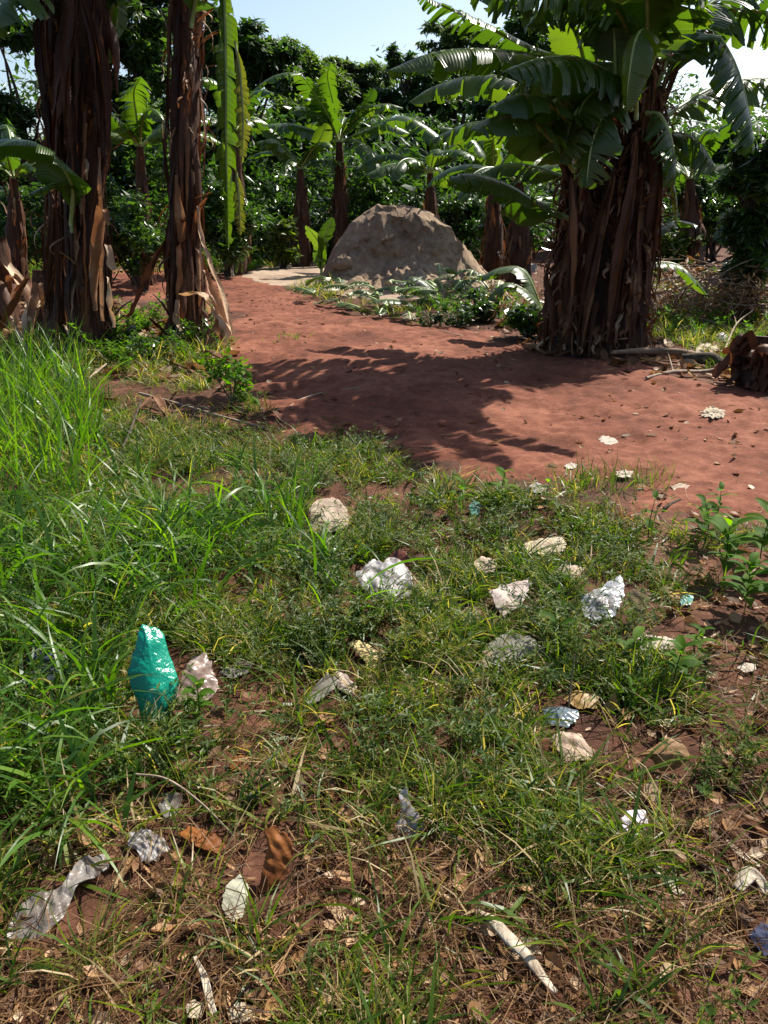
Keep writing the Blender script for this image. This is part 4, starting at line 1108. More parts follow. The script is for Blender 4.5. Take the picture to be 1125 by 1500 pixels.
def tuft_protos(n, nb, L, wd, el, bend, seed, dry=.15, seg=3, spread=.02):
    out = []
    rng = np.random.default_rng(seed)
    for k in range(n):
        a = Acc()
        pos = rng.normal(0, spread, (nb, 3)) * [1, 1, 0]
        ti = np.where(rng.random(nb) < dry, rng.uniform(.85, 1, nb), rng.beta(2, 2.5, nb) * .8)
        blades(a, pos, rng.uniform(L[0], L[1], nb), rng.uniform(wd[0], wd[1], nb), rng.uniform(el[0], el[1], nb), rng.uniform(bend[0], bend[1], nb), seg, ti, rng)
        out.append(proto_of(a))
    return out

def sprig_protos(n, seed, h=(.05, .14), leaf=(.012, .028), asp=.34, per=34):
    out = []
    rng = np.random.default_rng(seed)
    for k in range(n):
        a = Acc()
        ns = rng.integers(3, 6)
        for s in range(ns):
            az = rng.uniform(0, 2 * pi); hh = rng.uniform(*h); ln = rng.uniform(.3, 1.3)
            tipp = np.array([cos(az) * hh * ln, sin(az) * hh * ln, hh])
            f = np.linspace(.15, 1, per // ns)
            p = tipp[None] * f[:, None] * np.stack([np.ones_like(f), np.ones_like(f), 1.3 - .3 * f], -1)
            for q, pp in enumerate(p):
                for sg in ((0, pi) if q < len(p) - 1 else (0, 1.6, 3.2, 4.8)):
                    a2 = az + pi / 2 + sg + (q % 2) * pi / 2 + rng.normal(0, .3); e = rng.uniform(-.2, .8)
                    L = rng.uniform(*leaf); A = np.array([cos(a2) * cos(e), sin(a2) * cos(e), sin(e)])
                    B = nrm(np.cross(A, [0, 0, 1.0])); N = np.cross(B, A)
                    V = np.array([pp, pp + A * L * .45 + B * L * asp * .5 + N * L * .08, pp + A * L, pp + A * L * .45 - B * L * asp * .5 + N * L * .08])
                    a.add(V, [[0, 1, 2, 3]], float(rng.beta(2, 2.5) * .8))
            # stem
            V = np.array([[0, 0, 0], [.002, 0, 0], tipp + [.001, 0, 0], tipp]); a.add(V, [[0, 1, 2, 3]], .9)
        out.append(proto_of(a))
    return out

def pathd(x, y): return poly_dist(x, y, PATHW)
SOILW = [[tuple(G(*p)[:2]) for p in s] for s in SOILPATCH]
def bare(x, y):
    b = sstep(-.15, .12, pathd(x, y) + .42 * fbm(np.stack([x, y], -1) * 3, 61, 3))
    for s in SOILW: b = np.maximum(b, .92 * sstep(-.04, .05, poly_dist(x, y, s) + .05 * fbm(np.stack([x, y], -1) * 8, 62, 3)))
    return b
def nz(x, y, f, s): return fbm(np.stack([x, y], -1) * f, s, 3)

def w_turf(x, y, u, v):
    g = in_poly(u, v, GRASS) * 1.0
    clump = sstep(-.12, .16, nz(x, y, 2.6, 71) + .5 * nz(x, y, 7, 70))
    w_ = g * (.12 + .88 * clump)
    w_ *= 1 - .88 * sstep(960, 1280, v + 120 * nz(x, y, 1.6, 88)) * sstep(-.3, .1, nz(x, y, 3.4, 78))
    rt = sstep(850, 1020, u + 160 * nz(x, y, 3, 72)) * sstep(700, 860, v)
    w_ *= 1 - rt * (.8 + .2 * sstep(.12, -.08, nz(x, y, 4.5, 69)))
    ed = in_poly(u, v, [(790, 690), (900, 715), (1000, 738), (1125, 762), (1250, 810), (1250, 930), (1000, 900), (860, 800)]) * sstep(.08, .2, nz(x, y, 3.3, 66)) * .3
    return np.maximum(w_ * (1 - bare(x, y)), ed)
def w_herb(x, y, u, v):
    g = in_poly(u, v, GRASS) * 1.0
    clump = sstep(-.1, .2, nz(x, y, 3.1, 73))
    w_ = g * (.12 + .88 * clump) * (1 - .85 * sstep(1020, 1320, v + 100 * nz(x, y, 1.8, 89)))
    w_ *= 1 - .8 * sstep(850, 1020, u + 160 * nz(x, y, 3, 72)) * sstep(700, 860, v) * sstep(.15, -.1, nz(x, y, 4, 68))
    return w_ * (1 - bare(x, y))
def w_tall(x, y, u, v):
    return sstep(-25, 35, poly_dist(u, v, TALL) + 45 * nz(x, y, 2.5, 74)) * (.35 + .65 * sstep(-.2, .25, nz(x, y, 2, 75)))
def w_tall2(x, y, u, v):
    return sstep(-15, 30, poly_dist(u, v, TALL2) + 30 * nz(x, y, 3, 74))
def w_straw(x, y, u, v):
    a_ = .2 + .8 * sstep(980, 1300, v + 120 * nz(x, y, 2.2, 76))
    a_ = np.maximum(a_, .7 * sstep(850, 980, u) * sstep(740, 860, v))
    a_ = np.maximum(a_, .8 * in_poly(u, v, [(190, 560), (330, 555), (420, 620), (440, 650), (250, 650), (180, 690)]))
    return a_ * (1 - .75 * bare(x, y)) * (v > 545)

def build_cover():
    rng = np.random.default_rng(5)
    # low grass
    pr = tuft_protos(14, 12, (.05, .16), (.003, .0068), (.35, 1.35), (.3, 1.7), 21, .16)
    prw = tuft_protos(10, 8, (.06, .18), (.006, .011), (.3, 1.2), (.4, 1.8), 22, .05, 4)
    a = Acc()
    for d0, d1, de in ((.55, 1.6, 1500), (1.6, 2.6, 1100), (2.6, 4.2, 620), (4.2, 7.0, 260)):
        pos = scatter(d0, d1, de, w_turf, rng=rng)
        tile(a, pr, pos, rng.uniform(.6, 1.35, len(pos)), rng, .3, rng.normal(.12, .17, len(pos)) + .25 * nz(pos[:, 0], pos[:, 1], 1.5, 79))
        pos = scatter(d0, d1, de * .4, w_turf, rng=rng)
        tile(a, prw, pos, rng.uniform(.6, 1.4, len(pos)), rng, .3)
    tag(a.build('low_grass', [M['turf']], smooth=False), 'low mixed green and dry grass covering the near ground', 'grass', kind='stuff')
    # creeping herbs
    sp = sprig_protos(14, 23)
    a = Acc()
    for d0, d1, de in ((.55, 1.6, 220), (1.6, 2.6, 260), (2.6, 4.2, 240), (4.2, 7.0, 130)):
        pos = scatter(d0, d1, de, w_herb, rng=rng)
        tile(a, sp, pos, rng.uniform(.55, 1.4, len(pos)), rng, .25)
    tag(a.build('creeping_weeds', [M['herb']], smooth=False), 'small leaved creeping weeds between the grass', 'weeds', kind='stuff')
    # long grass
    a = Acc(); a2_ = Acc()
    for d0, d1, de in ((.7, 1.6, 700), (1.6, 2.6, 800), (2.6, 4.2, 560), (4.2, 8.0, 200)):
        pos = scatter(d0, d1, de, w_tall, rng=rng); n = len(pos)
        sc = .55 + .75 * rng.random(n)
        blades(a, pos, .36 * sc, rng.uniform(.006, .017, n), rng.uniform(.6, 1.45, n), rng.uniform(.3, 2.2, n), 6, rng.beta(2, 2.4, n) * .85 + (rng.random(n) < .05) * .4, rng)
        pos = scatter(d0, d1, de * .75, w_tall2, rng=rng); n = len(pos)
        blades(a, pos, rng.uniform(.35, .75, n), rng.uniform(.008, .018, n), rng.uniform(1.0, 1.5, n), rng.uniform(.1, 1.1, n), 6, rng.beta(2.4, 2, n) * .85, rng)
    tag(a.build('long_grass', [M['grass']], smooth=True), 'long bright green grass growing thickly along one side', 'grass', kind='stuff')
    for d0, d1, de in ((.7, 1.6, 170), (1.6, 2.6, 150), (2.6, 4.2, 110), (4.2, 7, 60)):
        pos = scatter(d0, d1, de, w_tall, rng=rng); n = len(pos)
        blades(a2_, pos, rng.uniform(.22, .55, n), rng.uniform(.011, .024, n), rng.uniform(.6, 1.4, n), rng.uniform(.4, 2.0, n), 8, rng.beta(2, 2.4, n) * .8, rng)
    tag(a2_.build('strap_grass', [M['grass']], smooth=True), 'broad strap leaved grass blades among the long grass', 'grass', kind='stuff')
    # straw
    a = Acc()
    for d0, d1, de in ((.55, 1.6, 5200), (1.6, 2.6, 2200), (2.6, 4.2, 700), (4.2, 8.5, 200)):
        pos = scatter(d0, d1, de, w_straw, rng=rng); n = len(pos)
        pos[:, 2] += rng.uniform(0, .035, n)
        blades(a, pos, rng.uniform(.04, .2, n), rng.uniform(.0015, .004, n), rng.normal(.12, .22, n), rng.normal(.15, .4, n), 3, rng.beta(1.6, 2.2, n), rng)
    tag(a.build('straw', [M['straw']], smooth=False), 'dry brown straw and dead grass stalks matted on the soil', 'straw', kind='stuff')
    # leaf flakes
    a = Acc()
    def flakes(pos, s0, s1, up=.3):
        n = len(pos)
        L = rng.uniform(s0, s1, n)
        az = rng.uniform(0, 2 * pi, n); e = rng.normal(0, up, n); ro = rng.normal(0, .5, n)
        A = np.stack([np.cos(az) * np.cos(e), np.sin(az) * np.cos(e), np.sin(e)], -1)
        B0 = nrm(np.cross(A, [0, 0, 1.0])); N0 = np.cross(B0, A)
        B = B0 * np.cos(ro)[:, None] + N0 * np.sin(ro)[:, None]; N = np.cross(B, A)
        w_ = L * rng.uniform(.12, .4, n); cup = L * rng.uniform(.02, .15, n)
        c = pos + np.array([0, 0, .006]) + rng.uniform(0, .02, n)[:, None] * [0, 0, 1]
        rows = []
        for f, ww in ((0, .15), (.35, 1), (.7, .85), (1, .1)):
            for sg in (-1, 0, 1):
                rows.append(c + A * (L * (f - .5))[:, None] + B * (w_ * ww * sg)[:, None] + N * (cup * (abs(sg) + .6 * abs(f - .5)))[:, None])
        V = np.stack(rows, 1)
        Q = np.array([[r * 3 + k, r * 3 + k + 1, r * 3 + k + 4, r * 3 + k + 3] for r in range(3) for k in range(2)])
        a.add(V.reshape(-1, 3), (Q[None] + (np.arange(n) * 12)[:, None, None]).reshape(-1, 4), np.repeat(rng.beta(1.7, 1.8, n), 12))
    def w_fl(x, y, u, v):
        k = .25 + .75 * sstep(1000, 1350, v)
        k = np.maximum(k, 1.0 * sstep(850, 980, u) * sstep(740, 860, v))
        k = np.maximum(k, 1.0 * in_poly(u, v, [(190, 555), (340, 550), (430, 620), (430, 655), (250, 650), (180, 700)]))
        return k * np.where(bare(x, y) > .5, .22, 1) * (v > 540)
    for d0, d1, de, s in ((.55, 1.6, 900, (.012, .06)), (1.6, 3, 420, (.015, .075)), (3, 5, 120, (.02, .09)), (5, 9, 28, (.03, .12))):
        pos = scatter(d0, d1, de, w_fl, rng=rng); flakes(pos, *s)
    # scattered on the path, and thick under the bananas and on the bank
    pos = scatter(4.0, 16, 48, lambda x, y, u, v: (pathd(x, y) > -.2) * (.2 + .8 * sstep(0, .3, nz(x, y, 1.2, 81))), rng=rng); flakes(pos, .012, .08)
    def w_far(x, y, u, v):
        k = in_poly(u, v, [(-200, 430), (180, 440), (340, 500), (345, 560), (200, 560), (-200, 560)]) * .9
        k = np.maximum(k, in_poly(u, v, [(880, 525), (1000, 520), (1300, 540), (1300, 600), (1100, 580), (900, 550)]) * .7)
        k = np.maximum(k, in_poly(u, v, [(930, 400), (1300, 400), (1300, 530), (930, 520)]) * .5)
        k = np.maximum(k, in_poly(u, v, [(700, 430), (960, 500), (960, 530), (760, 520)]) * .4)
        return k
    pos = scatter(7, 20, 55, w_far, xw=.7, rng=rng); flakes(pos, .05, .24, .4)
    tag(a.build('leaf_litter', [M['litter']], smooth=False), 'small dead leaf flakes and husk scraps strewn over the soil', 'leaf litter', kind='stuff')
    # small stones and clods on the path
    ico = []
    for k in range(5):
        b_ = Acc(); blob(b_, (0, 0, .2), 1.0, (1, .85, .6), 6, .6, 1.6, 900 + k); ico.append((np.concatenate(b_.V), np.concatenate(b_.Q), np.full(b_.n, .5)))
    a2 = Acc()
    for d0, d1, de in ((3.6, 7, 60), (7, 12, 25)):
        pos = scatter(d0, d1, de, lambda x, y, u, v: sstep(-.1, .1, pathd(x, y)) * sstep(-.15, .25, nz(x, y, 1.5, 95)), rng=rng)
        tile(a2, ico, pos, np.minimum(.035, rng.lognormal(-5.0, .5, len(pos))), rng, .2)
    pos = scatter(.8, 4, 60, lambda x, y, u, v: (v > 700) * 1.0, rng=rng)
    tile(a2, ico, pos, np.minimum(.02, rng.lognormal(-5.2, .5, len(pos))), rng, .2)
    tag(a2.build('gravel', [M['brown']], smooth=True), 'small stones and crumbs of earth on the path', 'gravel', kind='stuff')
    # further grass
    pr = tuft_protos(10, 16, (.10, .26), (.006, .012), (.5, 1.4), (.2, 1.5), 24, .25, 3, .05)
    a = Acc()
    def w_fg(x, y, u, v):
        m_ = .8 * in_poly(u, v, [(-300, 500), (150, 500), (340, 520), (400, 600), (420, 640), (200, 650), (-300, 600)]) * sstep(-.25, .15, nz(x, y, 1.6, 91))
        m_ = np.maximum(m_, in_poly(u, v, [(400, 424), (440, 420), (470, 424), (560, 438), (700, 436), (780, 440), (800, 520), (700, 482), (600, 476), (520, 456), (440, 430), (400, 424)]) * np.where((u > 470) & (u < 800), .1, 1) * (.25 + .75 * sstep(-.15, .2, nz(x, y, 1.3, 92))))
        m_ = np.maximum(m_, in_poly(u, v, [(940, 420), (1400, 420), (1400, 590), (1125, 570), (1000, 535), (930, 515)]) * sstep(-.2, .2, nz(x, y, 1.1, 93)) * .8)
        m_ = np.maximum(m_, in_poly(u, v, [(-300, 380), (440, 372), (440, 398), (-300, 420)]) * .6)
        m_ = np.maximum(m_, in_poly(u, v, [(820, 665), (985, 672), (985, 712), (900, 700), (830, 720)]) * .0)
        return m_ * (1 - .9 * sstep(.0, .25, pathd(x, y))) * (1 - .93 * sstep(-.1, .15, poly_dist(x, y, SANDW)))
    for d0, d1, de, s in ((4.5, 8, 110, .75), (8, 14, 60, 1.1), (14, 28, 26, 1.5)):
        pos = scatter(d0, d1, de, w_fg, xw=.75, rng=rng)
        tile(a, pr, pos, rng.uniform(.6, 1.3, len(pos)) * s, rng, .25)
    tag(a.build('rough_grass', [M['turf']], smooth=False), 'patchy rough grass around the clearing and under the bananas', 'grass', kind='stuff')
    # broad leaved ground weeds further off
    sp = sprig_protos(10, 25, (.12, .34), (.04, .08), .5, 40)
    a = Acc()
    def w_fw(x, y, u, v):
        m_ = in_poly(u, v, [(150, 470), (330, 480), (335, 530), (300, 552), (160, 552), (100, 510)]) * .4
        m_ = np.maximum(m_, in_poly(u, v, [(560, 430), (720, 420), (800, 440), (800, 515), (700, 478), (600, 470)]) * .2)
        m_ = np.maximum(m_, in_poly(u, v, [(930, 400), (1300, 380), (1300, 520), (940, 500)]) * .35)
        m_ = np.maximum(m_, in_poly(u, v, [(-200, 360), (460, 360), (380, 400), (-200, 420)]) * .5)
        return m_ * (1 - sstep(-.1, .1, pathd(x, y))) * (1 - sstep(-.1, .1, poly_dist(x, y, SANDW)))
    for d0, d1, de in ((5, 9, 20), (9, 14, 20), (14, 28, 9)):
        pos = scatter(d0, d1, de, w_fw, xw=.75, rng=rng)
        tile(a, sp, pos, rng.uniform(.6, 1.2, len(pos)), rng, .2)
    tag(a.build('ground_weeds', [M['weed']], smooth=False), 'leafy ground weeds along the path edge and under the bananas', 'weeds', kind='stuff')
build_cover()

# ------------------------------------------------------------------ single plants
def tuft(lab, u, v, n, L, seed, wd=(.005, .011), el=(.5, 1.4), bend=(.3, 1.6), cat='grass tuft', name='grass_tuft', spread=.03, mat='grass', tint=(2, 2.2)):
    g = G(u, v); rng = np.random.default_rng(seed); a = Acc()
    pos = g + rng.normal(0, spread, (n, 3)) * [1, 1, 0]
    pos[:, 2] = H(pos[:, 0], pos[:, 1])
    blades(a, pos, rng.uniform(*L, n), rng.uniform(*wd, n), rng.uniform(*el, n), rng.uniform(*bend, n), 7, rng.beta(*tint, n) * .9, rng)
    return tag(a.build(name, [M[mat]], origin=g), lab, cat)
tuft('arching bunch of narrow bright grass in front of the milky white bag', 556, 900, 46, (.16, .36), 1001, (.004, .008), (.4, 1.35), (.5, 1.7))
tuft('stiff upright bunch of dark green blades beside the tan paper sack', 434, 790, 14, (.25, .45), 1002, (.008, .015), (1.2, 1.5), (.05, .4))
tuft('round olive grass tuft standing alone at the edge of the red path', 866, 714, 150, (.10, .24), 1003, (.004, .008), (.6, 1.5), (.2, 1.3), spread=.11, mat='turf')
tuft('smaller olive grass tuft next to the round one on the red path', 946, 708, 90, (.07, .17), 1004, (.004, .007), (.6, 1.5), (.2, 1.3), spread=.09, mat='turf')
tuft('low faded grass tuft far out on the red path', 432, 498, 60, (.06, .16), 1005, (.006, .012), (.5, 1.4), (.2, 1.2), spread=.14, mat='turf')
tuft('brownish grass tuft by the path corner near the leaf strips', 366, 604, 70, (.10, .22), 1006, (.004, .009), (.6, 1.5), (.2, 1.3), spread=.1, mat='turf')
tuft('wide strap leaved grass bunch below the green bag', 120, 1180, 26, (.2, .42), 1007, (.010, .02), (.5, 1.3), (.6, 1.8), spread=.06)
tuft('coarse grass bunch growing low over the bare soil by the husk', 1036, 1260, 26, (.10, .24), 1008, (.004, .009), (.3, 1.1), (.4, 1.4), spread=.05, mat='turf')
tuft('single broad leaning blades rising above the long grass', 118, 668, 5, (.4, .6), 1009, (.02, .03), (1.0, 1.35), (.1, .4), spread=.05)

def weed(lab, u, v, h, nl, leaf, seed, asp=.42, top=True, name='weed_plant', cat='weed', mat='weed', pairs=True, stemr=.0035):
    g = G(u, v); rng = np.random.default_rng(seed)
    t = thing(name, lab, cat, g)
    tipp = g + np.array([rng.normal(0, .06) * h, rng.normal(0, .06) * h, h])
    a = Acc(); tube(a, [g - [0, 0, .02], (g + tipp) / 2 + rng.normal(0, .01, 3), tipp], [stemr, stemr * .8, stemr * .4], 8, 6); a.build('stem', [M['stem_green']], t)
    k = 0
    for q in range(nl):
        f = .35 + .65 * q / max(1, nl - 1)
        p = g + (tipp - g) * f
        for sg in ((0, pi) if pairs else (0,)):
            az = q * 1.7 + sg + rng.normal(0, .25); L = leaf * rng.uniform(.65, 1.1) * (1.1 - .4 * f); e = .25 + .5 * f + rng.normal(0, .15)
            b = Acc()
            strip(b, arc(p, az, e, L, 1.0, 5), [L * .06, L * asp * .8, L * asp, L * asp * .85, L * asp * .5, L * .02], 10, 4, .35, rng.normal(0, .3), float(rng.beta(2, 2)), 0, None, .004, seed + q)
            b.build('leaf', [M[mat]], t)
    return t
weed('tall weed seedling with a bright pair of top leaves against the red path', 736, 742, .20, 4, .13, 1101, .45)
weed('slim weed seedling with dark stem and a small leafy head on bare soil', 950, 800, .24, 3, .10, 1102, .45)
weed('tiny seedling at the edge of the bare soil below the slim one', 930, 838, .09, 2, .06, 1103)
weed('leafy weed bush with long leaves beside the bare soil', 1062, 850, .26, 9, .19, 1104, .42)
weed('second leafy weed reaching out of the frame past the bare soil', 1112, 838, .3, 9, .19, 1105, .42)
weed('darker low weed in front of the leafy bush', 1090, 900, .22, 9, .14, 1106, .45)
weed('dark bushy weed in the grass above the brown paper bag', 985, 1010, .16, 6, .11, 1107, .45)
weed('weed with two broad upright leaves below the pinkish white sheet', 812, 948, .10, 2, .13, 1108, .45)
weed('weed with long yellow green leaves near the fish shaped foam', 925, 975, .10, 3, .15, 1109, .33)
weed('pale weed with broad leaves beside the tall seedling', 672, 752, .17, 4, .13, 1110, .42)
weed('low rosette weed among the short weeds under the teal scrap', 1020, 960, .1, 4, .09, 1111, .45)
weed('bluish low weed shaded near the brown paper bag', 920, 1034, .09, 4, .08, 1112, .45)
weed('small leafy weed in the long grass beside the green bag', 290, 1060, .14, 6, .08, 1113, .5)
weed('lone seedling at the far edge of the grass by the white scrap', 800, 738, .12, 3, .09, 1114, .5)
weed('bright broad leaved weed between the leafy bush and the slim seedling', 1030, 800, .22, 6, .13, 1115, .45)
weed('small weed with bluish leaves at the path corner above the leafy bush', 1046, 772, .2, 5, .12, 1116, .4)
weed('drooping leafy weed at the very edge of the frame below the leafy bush', 1128, 905, .26, 8, .16, 1117, .42)
for k, (u, v, lab) in enumerate([(232, 528, 'bushy broad leaved weed at the foot of the single tall stem'), (286, 510, 'bushy weed with pale glinting leaves below the curled sheath'), (178, 512, 'dark bushy weed below the stem pair'), (630, 478, 'dark bushy weed in front of the cut banana leaves'), (672, 480, 'shaded bushy weed between the cut leaves and the shaggy clump'), (340, 590, 'small bushy weed by the strewn leaf strips')]):
    g = G(u, v); rng = np.random.default_rng(1150 + k)
    t = thing('weed_bush', lab, 'weed', g)
    cs, rs = clumps(g + [0, 0, .14 if k < 3 else .2], (.26, .2, .15 if k < 3 else .2), 8, rng, (.3, .5), .8)
    a = Acc()
    for c in cs[:6]: tube(a, [g, (g + c) / 2, c], [.008, .006, .003], 5, 5)
    a.build('stems', [M['stem_green']], t)
    a = Acc(); leafcloud(a, cs, rs, 300, .06, rng, .6, .1, .2); a.build('foliage', [M['weed' if k == 5 else 'shrub']], t, smooth=False)  # darker shrub leaf puts the shade under the stems into the bushes' colour
# ------------------------------------------------------------------ litter
def film(name, c1, c2, rough=.25, spec=.6, tf=.35, bump=.6, bscale=22, dist=.006, trans=None):
    m = solid(name, c1, c2, 9, rough, spec, bump, bscale, None, tf, dist)
    return m
def clearfilm(m, k):
    nt = m.node_tree; out = [n for n in nt.nodes if n.type == 'OUTPUT_MATERIAL'][0]
    src = out.inputs[0].links[0].from_socket
    tr = nt.nodes.new('ShaderNodeBsdfTransparent'); tc = nt.nodes.new('ShaderNodeTexCoord')
    f = nd_range(nt, noise_tex(nt, 14, 4, .6, tc.outputs['Object']), .4, .62, k)
    mx = nt.nodes.new('ShaderNodeMixShader'); nt.links.new(f, mx.inputs[0]); nt.links.new(src, mx.inputs[1]); nt.links.new(tr.outputs[0], mx.inputs[2]); nt.links.new(mx.outputs[0], out.inputs[0])
M['green_bag'] = film('green plastic', (.0, .27, .17), (.01, .44, .29), .2, .8, .4, .6, 18, dist=.02)
M['white_bag'] = film('white plastic', (.3, .28, .27), (.58, .56, .55), .45, .4, .35, .3, 18)
M['clear_bag'] = film('clear plastic', (.3, .32, .35), (.62, .64, .67), .24, .6, .35, .35, 18)
M['pink_bag'] = film('pinkish clear plastic', (.24, .19, .15), (.5, .38, .33), .25, .6, .35, .7, 24)
M['grey_film'] = film('dull grey plastic', (.2, .19, .15), (.34, .32, .27), .35, .5, .35, .4, 18)
M['pale_film'] = film('pale wrinkled plastic', (.18, .16, .14), (.42, .38, .35), .3, .55, .35, .9, 30)
M['lilac_bag'] = film('lilac white plastic', (.3, .28, .33), (.56, .53, .58), .3, .5, .35, .6, 24)
M['blue_film'] = film('blue grey plastic', (.12, .18, .22), (.26, .33, .37), .2, .7, .3, .5, 24)
M['teal'] = film('teal plastic', (.06, .28, .24), (.14, .42, .36), .3, .5, .3, .5, 24)
M['orange'] = film('orange brown film', (.13, .04, .01), (.36, .13, .03), .6, .25, .35, .5, 20)
M['red_brown'] = film('red brown film', (.1, .025, .015), (.25, .08, .05), .3, .5, .2, .7, 20)
M['rust_leaf'] = film('rust leaf', (.12, .04, .015), (.26, .09, .03), .6, .3, .2, .5, 20)
M['yellow_leaf'] = film('yellow brown leaf', (.2, .11, .025), (.42, .26, .07), .5, .35, .25, .4, 20)
M['tan_leaf'] = film('tan leaf', (.3, .18, .09), (.5, .36, .2), .6, .3, .2, .4, 20)
M['pale_leaf'] = film('pale leaf', (.3, .3, .2), (.48, .46, .36), .6, .3, .25, .4, 20)
M['tan_paper'] = film('tan paper', (.3, .23, .17), (.46, .37, .28), .8, .2, .12, .4, 12)
M['beige_paper'] = film('beige paper', (.38, .28, .2), (.56, .44, .34), .8, .2, .12, .5, 16)
M['white_paper'] = film('pinkish white paper', (.36, .28, .24), (.6, .5, .45), .8, .2, .15, .3, 12)
M['brown_card'] = film('soggy cardboard', (.13, .09, .045), (.24, .17, .09), .85, .2, .05, .4, 14)
M['cream'] = film('cream card', (.36, .29, .19), (.56, .48, .34), .75, .25, .1, .3, 14)
M['white_foam'] = film('whitish foam', (.34, .28, .22), (.56, .49, .41), .8, .2, .05, .4, 26)
M['rind'] = film('yellow rind', (.5, .36, .14), (.68, .52, .25), .55, .35, .1, .2, 20)
M['brown_bag'] = film('brown paper bag', (.15, .08, .03), (.34, .19, .075), .65, .3, .12, .6, 18)
M['blue_cloth'] = film('dark blue cloth', (.01, .016, .045), (.04, .05, .1), .8, .3, .05, .5, 20)
M['purple_scrap'] = solid('white scrap with purple print', (.18, .12, .3), (.75, .7, .7), 26, .6, .3, .3, 20)
M['drystalk'] = solid('dry stalk', (.13, .08, .05), (.3, .2, .13), 4, .8, .2, .8, 14, stretch=(1, 8, 8))
for q_, k_ in (('clear_bag', .4), ('pink_bag', .65), ('grey_film', .6), ('pale_film', .55), ('lilac_bag', .45), ('blue_film', .4), ('white_bag', .2)): clearfilm(M[q_], k_)
M['husk'] = solid('weathered husk', (.26, .21, .15), (.52, .46, .36), 5, .8, .2, .7, 16, stretch=(9, .8, 3), dist=.006)

def stain(m):
    nt = m.node_tree; pb = [n for n in nt.nodes if n.type == 'BSDF_PRINCIPLED'][0]
    src = pb.inputs['Base Color'].links[0].from_socket
    tc = nt.nodes.new('ShaderNodeTexCoord')
    f = nd_range(nt, noise_tex(nt, 17, 6, .7, tc.outputs['Object']), .48, .66, .8)
    nt.links.new(mixc(nt, src, (.12, .065, .04), f), pb.inputs['Base Color'])
for q_ in ('white_bag', 'clear_bag', 'pink_bag', 'grey_film', 'pale_film', 'lilac_bag', 'white_paper', 'cream', 'white_foam', 'beige_paper', 'tan_paper', 'teal', 'husk'): stain(M[q_])

def scrap(name, lab, cat, out, mat, tilt, puff, rough, freq):
    o = np.array(out, float)
    bu = o[np.argmax(o[:, 1])][0]; bv = o[:, 1].max()
    B = G(bu, bv)
    yaw = math.atan2(B[0], B[1])
    ta = radians(tilt if tilt > 39 else tilt * .5)
    up = np.array([sin(yaw) * cos(ta), cos(yaw) * cos(ta), sin(ta)])
    rx = np.array([cos(yaw), -sin(yaw), 0.0]); N = np.cross(rx, up)
    B = B + np.array([0, 0, .014 if bv > 700 else .03])
    def onp(u, v):
        d = ray(u, v); c = np.array([0, 0, CAMZ]); t = np.dot(B - c, N) / np.dot(d, N); return c + d * t
    loop = np.array([onp(*p) for p in np.concatenate([o, o[:1]])])
    na, nr = 110, 30
    seg = np.linalg.norm(np.diff(loop, axis=0), axis=1); s = np.concatenate([[0], np.cumsum(seg)])
    q = np.linspace(0, s[-1], na, endpoint=False)
    lin = np.stack([np.interp(q, s, loop[:, j]) for j in range(3)], -1)
    for _ in range(1 if 'bag' in name else 2): lin = .25 * np.roll(lin, 1, 0) + .5 * lin + .25 * np.roll(lin, -1, 0)
    c = lin.mean(0); size = np.linalg.norm(lin - c, axis=1).mean()
    seed = int(abs(o.sum())) % 9973
    r = np.linspace(0, 1, nr) ** .8
    jag = 1 + (.1 if mat in ('green_bag', 'tan_paper', 'brown_bag', 'rind') else .16 if bv > 700 else .45) * fbm(np.stack([np.cos(np.linspace(0, 2 * pi, na, endpoint=False)) * 5, np.sin(np.linspace(0, 2 * pi, na, endpoint=False)) * 5], -1), seed, 3)
    V = c + (lin - c)[:, None] * jag[:, None, None] * r[None, :, None]
    k = min(1.0, size / .07)
    fr = freq * .9 / max(.35, k)
    rg = np.random.default_rng(seed)
    warp = fbm(V * fr * .5, seed, 2)
    rid = 0
    for q_ in range(6):   # sharp creases running in random directions
        dd = nrm(rg.normal(size=3)); ph = (V @ dd) * fr * rg.uniform(.5, 1.5) + rg.uniform(0, 9) + 1.1 * warp
        rid = rid + np.abs((ph % 1.0) - .5) * 2 / (1 + .35 * q_)
    rid = rid / 3.4 - .5
    rid2 = 0
    for q_ in range(4):
        dd = nrm(rg.normal(size=3)); ph = (V @ dd) * fr * rg.uniform(2, 4) + rg.uniform(0, 9) + 2.2 * warp
        rid2 = rid2 + np.abs((ph % 1.0) - .5)
    rid = rid + (.1 if 'paper' in mat or 'green' in mat else .22) * (rid2 - 1)
    fin = fbm(V * fr * 2.6, seed + 5, 3)
    dz = puff * (.38 if 'green' in mat or 'brown_bag' in mat else .15) * k * (1 - r[None] ** 2) + rough * k * .62 * rid * (1 - .2 * r[None]) + rough * k * .12 * fin
    V = V + dz[..., None] * N
    V = V + (rough * k * .35 * fbm(V * fr * 1.3 + 9, seed + 9, 2))[..., None] * rx
    gz = H(V[..., 0], V[..., 1]) + (.018 * r[None] ** 0 * (1 - r[None] ** 4) - .002)
    V[..., 2] = np.maximum(V[..., 2], gz)
    Q = grid_faces(na, nr); i = np.arange(nr - 1)
    Q = np.concatenate([Q, np.stack([(na - 1) * nr + i, i, i + 1, (na - 1) * nr + i + 1], -1)])
    ob = mesh(name, V.reshape(-1, 3), Q, M[mat], origin=B)
    sm = ob.modifiers.new('thickness', 'SOLIDIFY'); sm.thickness = .0015 if 'bag' in name or 'plastic' in name or 'leaf' in name else .004; sm.offset = 0
    return tag(ob, lab, cat)
for a_ in LIT: scrap(*a_)

